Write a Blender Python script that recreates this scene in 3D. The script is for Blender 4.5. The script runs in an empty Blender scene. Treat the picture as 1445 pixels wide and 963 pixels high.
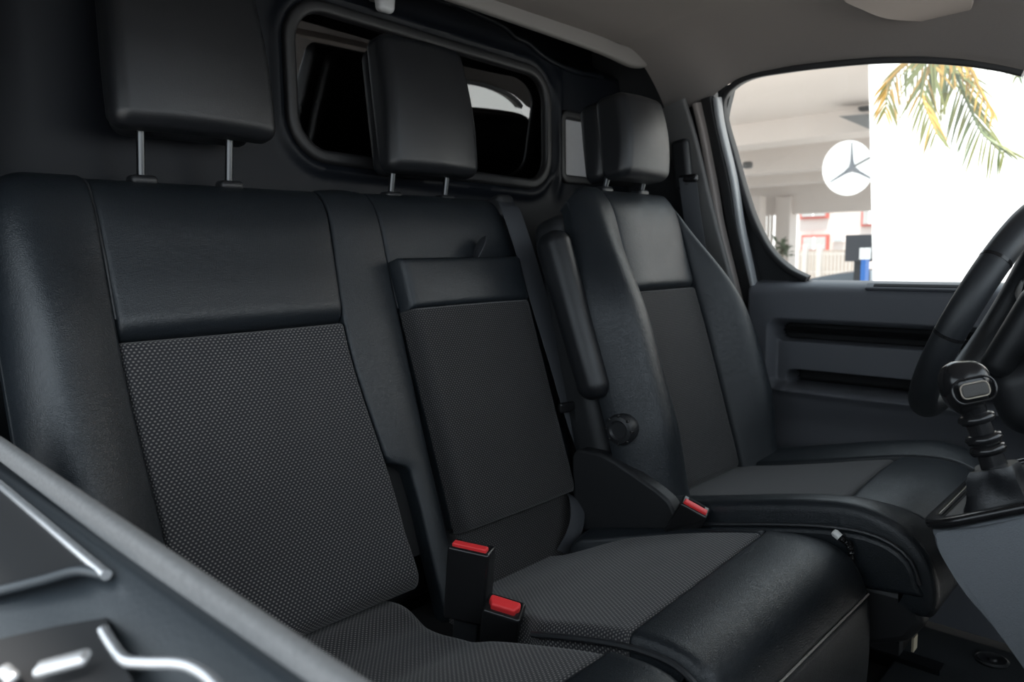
import bpy, bmesh, math, random
import numpy as np
from mathutils import Vector, Matrix

random.seed(7)
D = bpy.data
col = bpy.context.scene.collection
scene = bpy.context.scene

# ------------------------------------------------------------------ camera
# world: +X across the van towards the driver, +Y towards the rear, +Z up, cab floor at z = 0
FPX, CX, CY = 1055.0, 722.5, 481.5
CAM = np.array([0.0, 0.0, 0.9])
RIGHT = np.array([0.68401168, -0.72934717, -0.01340792])
DOWN = np.array([-0.0936016, -0.06952538, -0.99317923])
FWD = np.array([0.72344092, 0.68060188, -0.11582423])
cd = D.cameras.new('camera')
cd.sensor_width = 36.0
cd.lens = FPX / 1445 * 36
cd.clip_start = 0.02
cd.dof.use_dof = True
cd.dof.focus_distance = 1.12
cd.dof.aperture_fstop = 5.6
cam = D.objects.new('camera', cd)
col.objects.link(cam)
M = Matrix.Identity(4)
for i in range(3):
    M[i][0], M[i][1], M[i][2], M[i][3] = RIGHT[i], -DOWN[i], -FWD[i], CAM[i]
cam.matrix_world = M
scene.camera = cam

# ------------------------------------------------------------------ world, sun, exposure
w = D.worlds.new('world')
scene.world = w
w.use_nodes = True
bg = w.node_tree.nodes['Background']
bg.inputs[0].default_value = (0.80, 0.91, 1.0, 1)
bg.inputs[1].default_value = 2.6
sd = D.lights.new('sun', 'SUN')
sd.energy = 11.0
sd.angle = math.radians(6)
sd.color = (1.0, 0.95, 0.88)
so = D.objects.new('sun', sd)
col.objects.link(so)
so.location = (-4, -5, 10)
so.rotation_euler = Vector((0.30, 0.14, -0.94)).to_track_quat('-Z', 'Y').to_euler()
vs = scene.view_settings
vs.view_transform = 'Standard'
vs.look = 'None'
vs.gamma = 1
vs.use_curve_mapping = False
vs.exposure = 0.0

# ------------------------------------------------------------------ helpers
def ray(px, py):
    return RIGHT * ((px - CX) / FPX) + DOWN * ((py - CY) / FPX) + FWD
def onplane(px, py, p0, n):
    r = ray(px, py); p0 = np.array(p0, float); n = np.array(n, float)
    return CAM + r * (((p0 - CAM) @ n) / (r @ n))
def onX(px, py, X): return onplane(px, py, (X, 0, 0), (1, 0, 0))
def onY(px, py, Y): return onplane(px, py, (0, Y, 0), (0, 1, 0))
def onZ(px, py, Z): return onplane(px, py, (0, 0, Z), (0, 0, 1))

def nodemat(name):
    m = D.materials.new(name); m.use_nodes = True
    nt = m.node_tree
    return m, nt, nt.nodes['Principled BSDF']
def plain(name, c, rough=0.5, metal=0.0, spec=0.5, noise=0.0, nscale=60, bump=0.0, bscale=300, coat=0.0):
    m, nt, b = nodemat(name)
    b.inputs['Base Color'].default_value = (*c, 1)
    b.inputs['Roughness'].default_value = rough
    b.inputs['Metallic'].default_value = metal
    b.inputs['Specular IOR Level'].default_value = spec
    b.inputs['Coat Weight'].default_value = coat
    tc = nt.nodes.new('ShaderNodeTexCoord')
    if noise:
        n = nt.nodes.new('ShaderNodeTexNoise'); n.inputs['Scale'].default_value = nscale
        n.inputs['Detail'].default_value = 4
        nt.links.new(tc.outputs['Object'], n.inputs['Vector'])
        mp = nt.nodes.new('ShaderNodeMapRange')
        mp.inputs['To Min'].default_value = 1 - noise; mp.inputs['To Max'].default_value = 1 + noise
        nt.links.new(n.outputs['Fac'], mp.inputs['Value'])
        mx = nt.nodes.new('ShaderNodeVectorMath'); mx.operation = 'SCALE'
        mx.inputs[0].default_value = c
        nt.links.new(mp.outputs[0], mx.inputs['Scale'])
        nt.links.new(mx.outputs[0], b.inputs['Base Color'])
    if bump:
        n2 = nt.nodes.new('ShaderNodeTexNoise'); n2.inputs['Scale'].default_value = bscale
        n2.inputs['Detail'].default_value = 2
        nt.links.new(tc.outputs['Object'], n2.inputs['Vector'])
        bp = nt.nodes.new('ShaderNodeBump'); bp.inputs['Strength'].default_value = bump
        bp.inputs['Distance'].default_value = 0.001
        nt.links.new(n2.outputs['Fac'], bp.inputs['Height'])
        nt.links.new(bp.outputs[0], b.inputs['Normal'])
    return m
def leather_mat(name, c, rough=0.42, grain=330, strength=0.35, wr=0.5):
    m, nt, b = nodemat(name)
    b.inputs['Base Color'].default_value = (*c, 1)
    b.inputs['Specular IOR Level'].default_value = 0.5
    tc = nt.nodes.new('ShaderNodeTexCoord')
    v = nt.nodes.new('ShaderNodeTexVoronoi'); v.feature = 'DISTANCE_TO_EDGE'
    v.inputs['Scale'].default_value = grain
    n0 = nt.nodes.new('ShaderNodeTexNoise'); n0.inputs['Scale'].default_value = 120
    ad = nt.nodes.new('ShaderNodeVectorMath'); ad.operation = 'MULTIPLY_ADD'
    ad.inputs[1].default_value = (0.012,) * 3
    nt.links.new(tc.outputs['Object'], n0.inputs['Vector'])
    nt.links.new(n0.outputs['Color'], ad.inputs[0]); nt.links.new(tc.outputs['Object'], ad.inputs[2])
    nt.links.new(ad.outputs[0], v.inputs['Vector'])
    sm = nt.nodes.new('ShaderNodeMapRange'); sm.inputs['From Max'].default_value = 0.25
    nt.links.new(v.outputs['Distance'], sm.inputs['Value'])
    bp = nt.nodes.new('ShaderNodeBump'); bp.inputs['Strength'].default_value = strength
    bp.inputs['Distance'].default_value = 0.0006
    nt.links.new(sm.outputs[0], bp.inputs['Height'])
    n1 = nt.nodes.new('ShaderNodeTexNoise'); n1.inputs['Scale'].default_value = 16
    n1.inputs['Detail'].default_value = 3
    nt.links.new(tc.outputs['Object'], n1.inputs['Vector'])
    bp2 = nt.nodes.new('ShaderNodeBump'); bp2.inputs['Strength'].default_value = wr * 0.25
    bp2.inputs['Distance'].default_value = 0.006
    nt.links.new(n1.outputs['Fac'], bp2.inputs['Height'])
    nt.links.new(bp.outputs[0], bp2.inputs['Normal'])
    nt.links.new(bp2.outputs[0], b.inputs['Normal'])
    rr = nt.nodes.new('ShaderNodeMapRange')
    rr.inputs['To Min'].default_value = rough - 0.06; rr.inputs['To Max'].default_value = rough + 0.08
    nt.links.new(n1.outputs['Fac'], rr.inputs['Value']); nt.links.new(rr.outputs[0], b.inputs['Roughness'])
    return m
def fabric_mat(name, base, dot, pitch=0.0056):
    """woven seat cloth: dark ground with staggered pale pin dots, laid out in the UV map (metres)"""
    m, nt, b = nodemat(name)
    N = nt.nodes.new; L = nt.links.new
    b.inputs['Roughness'].default_value = 0.85
    b.inputs['Specular IOR Level'].default_value = 0.25
    b.inputs['Sheen Weight'].default_value = 0.15
    b.inputs['Sheen Roughness'].default_value = 0.5
    uv = N('ShaderNodeUVMap')
    sx = N('ShaderNodeSeparateXYZ'); L(uv.outputs[0], sx.inputs[0])
    def mth(op, a, bb=None, c=None):
        n = N('ShaderNodeMath'); n.operation = op
        for k, x in enumerate((a, bb, c)):
            if x is None: continue
            if isinstance(x, (int, float)): n.inputs[k].default_value = x
            else: L(x, n.inputs[k])
        return n.outputs[0]
    u = mth('DIVIDE', sx.outputs[0], pitch)
    v = mth('DIVIDE', sx.outputs[1], pitch * 0.62)
    row = mth('FLOOR', v)
    off = mth('MULTIPLY', mth('MODULO', mth('ABSOLUTE', row), 2.0), 0.5)
    fu = mth('SUBTRACT', mth('FRACT', mth('ADD', u, off)), 0.5)
    fv = mth('SUBTRACT', mth('FRACT', v), 0.5)
    dd = mth('SQRT', mth('ADD', mth('MULTIPLY', mth('MULTIPLY', fu, fu), 1.0), mth('MULTIPLY', mth('MULTIPLY', fv, fv), 0.7)))
    mk = N('ShaderNodeMapRange'); mk.interpolation_type = 'SMOOTHSTEP'
    mk.inputs['From Min'].default_value = 0.34; mk.inputs['From Max'].default_value = 0.10
    L(dd, mk.inputs['Value'])
    nz = N('ShaderNodeTexNoise'); nz.inputs['Scale'].default_value = 900; L(uv.outputs[0], nz.inputs['Vector'])
    nz2 = N('ShaderNodeTexNoise'); nz2.inputs['Scale'].default_value = 9; L(uv.outputs[0], nz2.inputs['Vector'])
    fac = mth('MULTIPLY', mk.outputs[0], mth('MULTIPLY_ADD', nz.outputs['Fac'], 0.9, 0.5))
    fac = mth('MULTIPLY', fac, mth('MULTIPLY_ADD', nz2.outputs['Fac'], 0.5, 0.75))
    mx = N('ShaderNodeMix'); mx.data_type = 'RGBA'
    mx.inputs['A'].default_value = (*base, 1); mx.inputs['B'].default_value = (*dot, 1)
    L(fac, mx.inputs['Factor']); L(mx.outputs['Result'], b.inputs['Base Color'])
    bp = N('ShaderNodeBump'); bp.inputs['Strength'].default_value = 0.5; bp.inputs['Distance'].default_value = 0.0008
    L(mk.outputs[0], bp.inputs['Height']); L(bp.outputs[0], b.inputs['Normal'])
    return m
def glass_mat(name, tint, r0=0.08, refl=1.0):
    m = D.materials.new(name); m.use_nodes = True
    nt = m.node_tree; nt.nodes.clear()
    out = nt.nodes.new('ShaderNodeOutputMaterial')
    tr = nt.nodes.new('ShaderNodeBsdfTransparent'); tr.inputs[0].default_value = (*tint, 1)
    gl = nt.nodes.new('ShaderNodeBsdfGlossy'); gl.inputs['Roughness'].default_value = 0.0
    gl.inputs['Color'].default_value = (refl, refl, refl, 1)
    lw = nt.nodes.new('ShaderNodeLayerWeight'); lw.inputs['Blend'].default_value = 0.5
    pw = nt.nodes.new('ShaderNodeMath'); pw.operation = 'POWER'; pw.inputs[1].default_value = 5.0
    nt.links.new(lw.outputs['Facing'], pw.inputs[0])
    fr = nt.nodes.new('ShaderNodeMath'); fr.operation = 'MULTIPLY_ADD'      # Schlick
    fr.inputs[1].default_value = 1 - r0; fr.inputs[2].default_value = r0
    nt.links.new(pw.outputs[0], fr.inputs[0])
    mx = nt.nodes.new('ShaderNodeMixShader')
    nt.links.new(fr.outputs[0], mx.inputs[0]); nt.links.new(tr.outputs[0], mx.inputs[1]); nt.links.new(gl.outputs[0], mx.inputs[2])
    nt.links.new(mx.outputs[0], out.inputs[0])
    return m

MAT = dict(
    leather=leather_mat('leather_black', (0.013, 0.0165, 0.0205), 0.36, 330, 0.30, 0.5),
    leather_soft=leather_mat('leather_headrest', (0.010, 0.011, 0.013), 0.38, 420, 0.15, 0.3),
    fabric=fabric_mat('seat_cloth', (0.026, 0.026, 0.030), (0.21, 0.20, 0.19), 0.0070),
    fabric_fine=fabric_mat('seat_cloth_fine', (0.018, 0.0175, 0.019), (0.10, 0.095, 0.092), 0.0062),
    black=plain('plastic_black', (0.016, 0.017, 0.019), 0.45, bump=0.15, bscale=500),
    gloss=plain('plastic_gloss_black', (0.012, 0.012, 0.013), 0.22),
    shell=plain('seat_shell_plastic', (0.014, 0.015, 0.017), 0.55, bump=0.2, bscale=500),
    gap=plain('deep_gap', (0.006, 0.006, 0.007), 0.8),
    webbing=plain('belt_webbing', (0.034, 0.037, 0.043), 0.6, bump=0.4, bscale=900),
    thread=plain('seam_thread', (0.42, 0.40, 0.37), 0.7),
    piping=leather_mat('leather_piping', (0.022, 0.024, 0.027), 0.36, 420, 0.2, 0.2),
    red=plain('button_red', (0.92, 0.045, 0.05), 0.38),
    chrome=plain('headrest_steel', (0.10, 0.105, 0.11), 0.32, metal=1.0),
    bulkhead=plain('bulkhead_paint', (0.005, 0.0065, 0.0095), 0.46, spec=0.2, bump=0.1, bscale=200),
    rubber=plain('rubber_seal', (0.010, 0.010, 0.011), 0.5),
    headliner=plain('headliner_cloth', (0.20, 0.182, 0.17), 0.95, spec=0.1, noise=0.08, nscale=500, bump=0.3, bscale=900),
    pillar=plain('pillar_plastic', (0.11, 0.108, 0.106), 0.6, bump=0.2, bscale=600),
    paint=plain('pillar_paint', (0.32, 0.33, 0.34), 0.35),
    doorplast=plain('door_plastic', (0.105, 0.110, 0.124), 0.5, bump=0.3, bscale=700),
    dashgrey=plain('dash_grey_plastic', (0.165, 0.178, 0.195), 0.55, noise=0.12, nscale=700, bump=0.5, bscale=700),
    carpet=plain('floor_carpet', (0.012, 0.012, 0.013), 0.95, noise=0.5, nscale=600, bump=0.6, bscale=900),
    felt=plain('felt_strip', (0.20, 0.197, 0.195), 0.95, spec=0.1, noise=0.25, nscale=260, bump=0.6, bscale=600),
    doorlow=plain('door_low_plastic', (0.030, 0.036, 0.042), 0.42, bump=0.2, bscale=300),
    bright=plain('satin_trim', (0.62, 0.62, 0.63), 0.25, metal=0.7),
    white=plain('render_white', (0.86, 0.85, 0.83), 0.8, noise=0.03, nscale=3),
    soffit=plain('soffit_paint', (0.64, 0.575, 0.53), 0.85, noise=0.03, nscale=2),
    ground=plain('asphalt', (0.38, 0.37, 0.36), 0.9, noise=0.2, nscale=30),
    cargo=plain('cargo_dark', (0.012, 0.012, 0.013), 0.8),
    rear_glass=glass_mat('rear_glass_tinted', (0.30, 0.31, 0.33), 0.16),
    fence=plain('fence_paint', (0.52, 0.49, 0.46), 0.7),
    door_glass=glass_mat('door_glass', (0.94, 0.96, 0.95), 0.05),
)

class G:
    """collects geometry for one mesh object (world coordinates)"""
    def __init__(s): s.v = []; s.f = []; s.uv = None
    def add(s, v, f):
        o = len(s.v); s.v += [tuple(map(float, p)) for p in v]; s.f += [tuple(i + o for i in q) for q in f]; return s
def root(name, loc, label, cat, group=None, kind=None):
    o = D.objects.new(name, None); col.objects.link(o); o.location = loc
    o.empty_display_size = 0.05
    if label: o['label'] = label
    if cat: o['category'] = cat
    if group: o['group'] = group
    if kind: o['kind'] = kind
    return o
def wloc(o):
    p = Vector((0, 0, 0))
    while o is not None:
        p = p + Vector(o.location); o = o.parent
    return p
def link(name, g, mat, parent=None, label=None, cat=None, group=None, kind=None, sharp=40, smooth=True, uv=None, loc=None):
    base = wloc(parent) if parent else Vector((0, 0, 0))
    own = Vector(loc) - base if loc is not None else Vector((0, 0, 0))
    off = base + own
    me = D.meshes.new(name)
    me.from_pydata([(p[0] - off[0], p[1] - off[1], p[2] - off[2]) for p in g.v], [], g.f)
    me.update()
    if uv is not None:
        l = me.uv_layers.new(name='UVMap')
        idx = np.empty(len(me.loops), dtype=np.int32); me.loops.foreach_get('vertex_index', idx)
        l.data.foreach_set('uv', np.array(uv, dtype=np.float32)[idx].ravel())
    bm = bmesh.new(); bm.from_mesh(me); bmesh.ops.recalc_face_normals(bm, faces=bm.faces); bm.to_mesh(me); bm.free()
    if smooth:
        me.shade_smooth(); me.set_sharp_from_angle(angle=math.radians(sharp))
    me.materials.append(MAT[mat] if isinstance(mat, str) else mat)
    o = D.objects.new(name, me); col.objects.link(o)
    o.location = own
    if parent: o.parent = parent
    if label: o['label'] = label
    if cat: o['category'] = cat
    if group: o['group'] = group
    if kind: o['kind'] = kind
    return o

def rbox(size, r, seg=4, flat=4):
    """rounded box centred on the origin -> (verts array, faces)"""
    h = np.array(size, float) / 2; r = min(r, h.min() * 0.999)
    def coords(hh):
        a = [-hh + r - r * math.tan(math.pi / 4 * (1 - k / seg)) for k in range(seg)]
        b = list(np.linspace(-(hh - r), hh - r, flat + 1))
        return a + b + [-x for x in reversed(a)]
    cs = [coords(x) for x in h]
    V = []; F = []; key = {}
    def vid(p):
        k = tuple(np.round(p, 6))
        if k not in key:
            key[k] = len(V)
            c = np.clip(p, -(h - r), h - r); d = np.array(p) - c
            n = np.linalg.norm(d)
            V.append(c + d / n * r if n > 1e-9 else np.array(p))
        return key[k]
    for ax in range(3):
        a, b = (ax + 1) % 3, (ax + 2) % 3
        for s in (-1, 1):
            for i in range(len(cs[a]) - 1):
                for j in range(len(cs[b]) - 1):
                    q = []
                    for (ii, jj) in ((i, j), (i + 1, j), (i + 1, j + 1), (i, j + 1)):
                        p = [0, 0, 0]; p[ax] = s * h[ax]; p[a] = cs[a][ii]; p[b] = cs[b][jj]
                        q.append(vid(p))
                    F.append(tuple(q if s > 0 else q[::-1]))
    return np.array(V), F
def basis(z, xhint=(1, 0, 0)):
    z = np.array(z, float); z /= np.linalg.norm(z)
    x = np.array(xhint, float); x = x - z * (x @ z)
    if np.linalg.norm(x) < 1e-6:
        x = np.array((0, 1, 0.0)) - z * z[1]
    x /= np.linalg.norm(x)
    return np.stack([x, np.cross(z, x), z], 1)
def place(V, B, c): return (np.asarray(V) @ B.T) + np.array(c, float)
def rotx(a): return np.array([[1, 0, 0], [0, math.cos(a), -math.sin(a)], [0, math.sin(a), math.cos(a)]])
def rotz(a): return np.array([[math.cos(a), -math.sin(a), 0], [math.sin(a), math.cos(a), 0], [0, 0, 1]])

def smooth_path(P, n=8, closed=False):
    P = [np.array(p, float) for p in P]; out = []
    m = len(P)
    rng = range(m) if closed else range(m - 1)
    for i in rng:
        p1, p2 = P[i], P[(i + 1) % m]
        p0 = P[i - 1] if (i > 0 or closed) else 2 * p1 - p2
        p3 = P[(i + 2) % m] if (i + 2 < m or closed) else 2 * p2 - p1
        for k in range(n):
            t = k / n
            out.append(0.5 * ((2 * p1) + (-p0 + p2) * t + (2 * p0 - 5 * p1 + 4 * p2 - p3) * t * t + (-p0 + 3 * p1 - 3 * p2 + p3) * t ** 3))
    if not closed: out.append(P[-1])
    return out
def sweep(path, prof, up=None, closed=False, scale=None, cap=True):
    """sweep a closed 2-D profile [(a,b)...] along path; a along side vector, b along normal"""
    P = [np.array(p, float) for p in path]; n = len(P); m = len(prof)
    V = []; prevN = None
    for i in range(n):
        if closed: t = P[(i + 1) % n] - P[i - 1]
        else: t = P[min(i + 1, n - 1)] - P[max(i - 1, 0)]
        t = t / (np.linalg.norm(t) + 1e-12)
        if up is not None:
            u = np.array(up(i) if callable(up) else up, float)
        else:
            u = prevN if prevN is not None else (np.array((0, 0, 1.0)) if abs(t[2]) < 0.9 else np.array((1.0, 0, 0)))
        N = u - t * (u @ t); N /= (np.linalg.norm(N) + 1e-12); prevN = N
        S = np.cross(t, N)
        s = scale(i / max(1, n - 1)) if scale else 1.0
        for (a, b) in prof: V.append(P[i] + S * a * s + N * b * s)
    F = []
    for i in range(n if closed else n - 1):
        for j in range(m):
            a, b = i * m + j, i * m + (j + 1) % m
            c, d = ((i + 1) % n) * m + (j + 1) % m, ((i + 1) % n) * m + j
            F.append((a, b, c, d))
    if cap and not closed:
        F.append(tuple(range(m))[::-1]); F.append(tuple((n - 1) * m + j for j in range(m)))
    return V, F
def circ(r, n=10): return [(r * math.cos(2 * math.pi * k / n), r * math.sin(2 * math.pi * k / n)) for k in range(n)]
def rectp(wd, th, r=None, n=3):
    r = min(wd, th) * 0.35 if r is None else r
    out = []
    for (cx, cy, a0) in ((wd / 2 - r, th / 2 - r, 0), (-wd / 2 + r, th / 2 - r, 90), (-wd / 2 + r, -th / 2 + r, 180), (wd / 2 - r, -th / 2 + r, 270)):
        for k in range(n + 1):
            a = math.radians(a0 + 90 * k / n); out.append((cx + r * math.cos(a), cy + r * math.sin(a)))
    return out
def lathe(prof, B, c, n=24):
    V = []; F = []; m = len(prof)
    for k in range(n):
        a = 2 * math.pi * k / n
        for (r, z) in prof: V.append(B @ np.array((r * math.cos(a), r * math.sin(a), z)) + np.array(c, float))
    for k in range(n):
        for j in range(m - 1):
            a, b = k * m + j, ((k + 1) % n) * m + j
            F.append((a, b, b + 1, a + 1))
    F.append(tuple(k * m for k in range(n))[::-1]); F.append(tuple(k * m + m - 1 for k in range(n)))
    return V, F
def prism(poly, axis, a0, a1):
    """poly in the two other axes, extruded along axis"""
    n = len(poly); V = []
    for a in (a0, a1):
        for (p, q) in poly:
            V.append((a, p, q) if axis == 0 else (p, a, q) if axis == 1 else (p, q, a))
    F = [tuple(range(n))[::-1], tuple(range(n, 2 * n))] + [(i, (i + 1) % n, n + (i + 1) % n, n + i) for i in range(n)]
    return V, F
def box(x0, x1, y0, y1, z0, z1): return prism([(x0, y0), (x1, y0), (x1, y1), (x0, y1)], 2, z0, z1)
def sst(a, b, x):
    t = np.clip((x - a) / (b - a), 0, 1); return t * t * (3 - 2 * t)
def rrect_sdf(y, z, y0, y1, z0, z1, r):
    cy, cz, hy, hz = (y0 + y1) / 2, (z0 + z1) / 2, (y1 - y0) / 2, (z1 - z0) / 2
    dy, dz = abs(y - cy) - (hy - r), abs(z - cz) - (hz - r)
    return math.hypot(max(dy, 0), max(dz, 0)) + min(max(dy, dz), 0) - r
def rrect(x0, x1, y0, y1, r, n=6):
    out = []
    for (cx, cy, a0) in ((x1 - r, y1 - r, 0), (x0 + r, y1 - r, 90), (x0 + r, y0 + r, 180), (x1 - r, y0 + r, 270)):
        for k in range(n + 1):
            a = math.radians(a0 + 90 * k / n); out.append((cx + r * math.cos(a), cy + r * math.sin(a)))
    return out

# ---- upholstery: panels laid on a profile curve in the Y-Z plane
class Frame:
    def __init__(s, pts, zero=None, side=1, n=14):
        P = np.array(smooth_path([(0, y, z) for y, z in pts], n))[:, 1:]
        d = np.r_[0, np.cumsum(np.linalg.norm(np.diff(P, axis=0), axis=1))]
        T = np.gradient(P, axis=0); T /= np.linalg.norm(T, axis=1)[:, None]
        s.P, s.d = P, d
        s.Nn = np.stack([T[:, 1], -T[:, 0]], 1) * side
        s.t0 = 0.0
        if zero is not None: s.t0 = d[np.argmin(np.linalg.norm(P - np.array(zero), axis=1))]
        s.tmin, s.tmax = -s.t0, d[-1] - s.t0
    def __call__(s, x, t, dd=0.0):
        q = t + s.t0
        y = np.interp(q, s.d, s.P[:, 0]); z = np.interp(q, s.d, s.P[:, 1])
        ny = np.interp(q, s.d, s.Nn[:, 0]); nz = np.interp(q, s.d, s.Nn[:, 1])
        return np.array((x, y + ny * dd, z + nz * dd))
    def at_z(s, z, after=0.0):
        m = s.d - s.t0 >= after
        i = np.argmin(np.where(m, abs(s.P[:, 1] - z), 9)); return s.d[i] - s.t0
    def at_y(s, y):
        i = np.argmin(abs(s.P[:, 0] - y)); return s.d[i] - s.t0
def fval(f, a): return f(a) if callable(f) else f
def panel(name, mat, parent, fr, x0, x1, t0, t1, d=0.0, r=(0.006,) * 4, depth=0.05, nx=30, nt=44, bulge=0.0, label=None, kind=None, grp=None):
    g = G(); uv = []
    us = 0.5 - 0.5 * np.cos(np.pi * np.arange(nx + 1) / nx); vs_ = 0.5 - 0.5 * np.cos(np.pi * np.arange(nt + 1) / nt)
    us = 0.6 * us + 0.4 * np.arange(nx + 1) / nx; vs_ = 0.6 * vs_ + 0.4 * np.arange(nt + 1) / nt
    def drop(e, rr):
        if rr <= 0 or e >= rr: return 0.0
        return rr * (1 - math.sqrt(max(0, 1 - (1 - e / rr) ** 2)))
    V = []; xt = []
    us[0] = vs_[0] = 0.0; us[-1] = vs_[-1] = 1.0
    for v in vs_:
        for u in us:
            tt0, tt1 = fval(t0, u), fval(t1, u)
            t = tt0 + (tt1 - tt0) * v
            a, b = fval(x0, t), fval(x1, t)
            x = a + (b - a) * u
            dd = d(x, t, u, v) if callable(d) else d
            dd += bulge * math.sqrt(max(0, 16 * u * (1 - u) * v * (1 - v)))
            dd -= min(max(r), drop(x - a, r[0]) + drop(b - x, r[1]) + drop(t - tt0, r[2]) + drop(tt1 - t, r[3]))
            V.append(fr(x, t, dd)); uv.append((x - drop(x - a, r[0]) + drop(b - x, r[1]), t - drop(t - tt0, r[2]) + drop(tt1 - t, r[3]))); xt.append((x, t, np.sign(u - 0.5) * (u in (0.0, 1.0)), np.sign(v - 0.5) * (v in (0.0, 1.0))))
    F = [(j * (nx + 1) + i, j * (nx + 1) + i + 1, (j + 1) * (nx + 1) + i + 1, (j + 1) * (nx + 1) + i) for j in range(nt) for i in range(nx)]
    # skirt and back
    ring = [i for i in range(nx)] + [j * (nx + 1) + nx for j in range(nt)] + [nt * (nx + 1) + i for i in range(nx, 0, -1)] + [j * (nx + 1) for j in range(nt, 0, -1)]
    o = len(V)
    for k in ring:
        x, t, sx_, st_ = xt[k]; V.append(fr(x, t, -depth)); uv.append((uv[k][0] + sx_ * (depth + 0.02), uv[k][1] + st_ * (depth + 0.02)))
    m = len(ring)
    F += [(ring[k], o + k, o + (k + 1) % m, ring[(k + 1) % m]) for k in range(m)]
    F.append(tuple(o + k for k in range(m)))
    g.add(V, F)
    return link(name, g, mat, parent, label=label, kind=kind, group=grp, uv=uv, sharp=50)
def seam(name, mat, parent, fr, pts, rad=0.003, d=0.0, n=8):
    """raised cord lying on a frame along (x, t[, d]) points"""
    P = smooth_path([fr(p[0], p[1], p[2] if len(p) > 2 else d) for p in pts], n)
    g = G(); g.add(*sweep(P, circ(rad, 8))); return link(name, g, mat, parent)

def kids_headrest(seat, cx, yb, zb, wd, ht, dp, posts, guide_z, guide_y, tilt=0.16, taper=0.10, mat='leather_soft', back=0.86):
    """headrest with a front pad, a back shell, two posts and their guides; (cx,yb,zb) is the bottom centre"""
    B = rotx(-tilt)
    def shape(V):
        V = V.copy()
        f = (V[:, 2] + ht / 2) / ht
        V[:, 0] *= (1 - taper * np.clip(f, 0, 1) ** 1.5)
        V[:, 1] += 0.25 * (V[:, 0] / (wd / 2)) ** 2 * 0.05
        V[:, 1] -= 0.012 * np.sin(np.pi * np.clip(f, 0, 1)) * (V[:, 1] < 0)
        V[:, 1] *= np.where(V[:, 1] > 0, 1 - 0.25 * np.clip(1 - f, 0, 1), 1)
        return V
    h = None
    V, F = rbox((wd, dp * 0.62, ht), 0.022, 5, 8)
    V = shape(V); V[:, 1] -= dp * 0.20; V[:, 2] += ht / 2
    g = G(); g.add(place(V, B, (cx, yb, zb)), F)
    h = link('headrest', g, mat, seat, sharp=60)
    V, F = rbox((wd * back, dp * 0.50, ht * 0.97), 0.024, 5, 8)
    V = shape(V); V[:, 1] += dp * 0.30; V[:, 2] += ht / 2
    g = G(); g.add(place(V, B, (cx, yb, zb)), F)
    link('headrest_back', g, mat, h, sharp=60)
    for px in posts:
        top = np.array((px, yb + 0.005, zb + 0.03)); bot = np.array((px, guide_y, guide_z - 0.01))
        g = G(); g.add(*sweep([bot, (bot + top) / 2, top], circ(0.0062, 12)))
        link('headrest_post', g, 'chrome', h)
        V, F = rbox((0.040, 0.030, 0.016), 0.0075, 4, 2)
        g = G(); g.add(place(V, np.eye(3), (px + 0.002, guide_y, guide_z)), F)
        link('post_guide', g, 'black', h)
    return h

# =================================================================== SETTING
XR = lambda z: 1.88 - 0.16 * (z - 0.82)      # inner face of the driver's side, leaning in towards the roof
def onR(px, py, off=0.0):
    return onplane(px, py, (1.88 + off, 0, 0.82), (1, 0, 0.16))

YB = 1.28                                     # bulkhead plane
# floor
g = G(); g.add(*box(-0.1, 2.0, -0.9, 1.3, -0.06, 0.0))
link('floor', g, 'carpet', kind='structure')

# rear wall (steel bulkhead behind the seats), pressed relief and two window openings
W1 = (0.765, 1.496, 1.085, 1.372, 0.075)      # x0,x1,z0,z1,r (main window)
W2 = (1.555, 1.70, 1.095, 1.262, 0.018)
def w1_sdf(x, z):                             # the top edge of the opening falls slightly to the right
    return rrect_sdf(x, z + (x - 0.77) * 0.03, W1[0], W1[1], W1[2] + 0.008, W1[3] - 0.0, W1[4])
ridge = [(0.6, 1.50)] + [tuple(onY(a, b, 1.275)[[0, 2]]) for a, b in [(600, -8), (640, 5), (690, 26), (714, 39), (728, 52), (745, 60), (765, 77), (790, 92), (818, 102), (850, 108)]]
rx_, rz_ = zip(*[tuple(p[:2]) for p in smooth_path([(a, b, 0) for a, b in ridge], 6)])
def bulk_y(x, z):
    zr = np.interp(x, rx_, rz_)
    y = YB + 0.0
    y += 0.085 * sst(zr, zr + 0.06, z)                       # top panel steps back above the ridge
    s = w1_sdf(x, z)
    y -= 0.010 * math.exp(-((s - 0.024) / 0.012) ** 2)       # raised frame round the window
    y -= 0.02 * math.exp(-((x - 1.535) / 0.018) ** 2) * sst(1.02, 1.10, z) * sst(1.40, 1.33, z)
    y += 0.03 * sst(0.35, 0.25, x)
    return y
nx, nz = 340, 250
xs = np.linspace(-0.05, 2.02, nx + 1); zs = np.linspace(0.0, 1.56, nz + 1)
V = [(x, bulk_y(x, z), z) for z in zs for x in xs]; F = []
for j in range(nz):
    for i in range(nx):
        xc, zc = (xs[i] + xs[i + 1]) / 2, (zs[j] + zs[j + 1]) / 2
        if w1_sdf(xc, zc) < -0.004 or rrect_sdf(xc, zc, *W2) < -0.004: continue
        F.append((j * (nx + 1) + i, j * (nx + 1) + i + 1, (j + 1) * (nx + 1) + i + 1, (j + 1) * (nx + 1) + i))
g = G(); g.add(V, F)
wall = link('wall_rear', g, 'bulkhead', kind='structure')
g = G(); g.add(*sweep(smooth_path([(a, YB - 0.002, b) for a, b in ridge], 10), circ(0.007, 12)))
link('pressed_ridge', g, 'bulkhead', wall)
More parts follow.
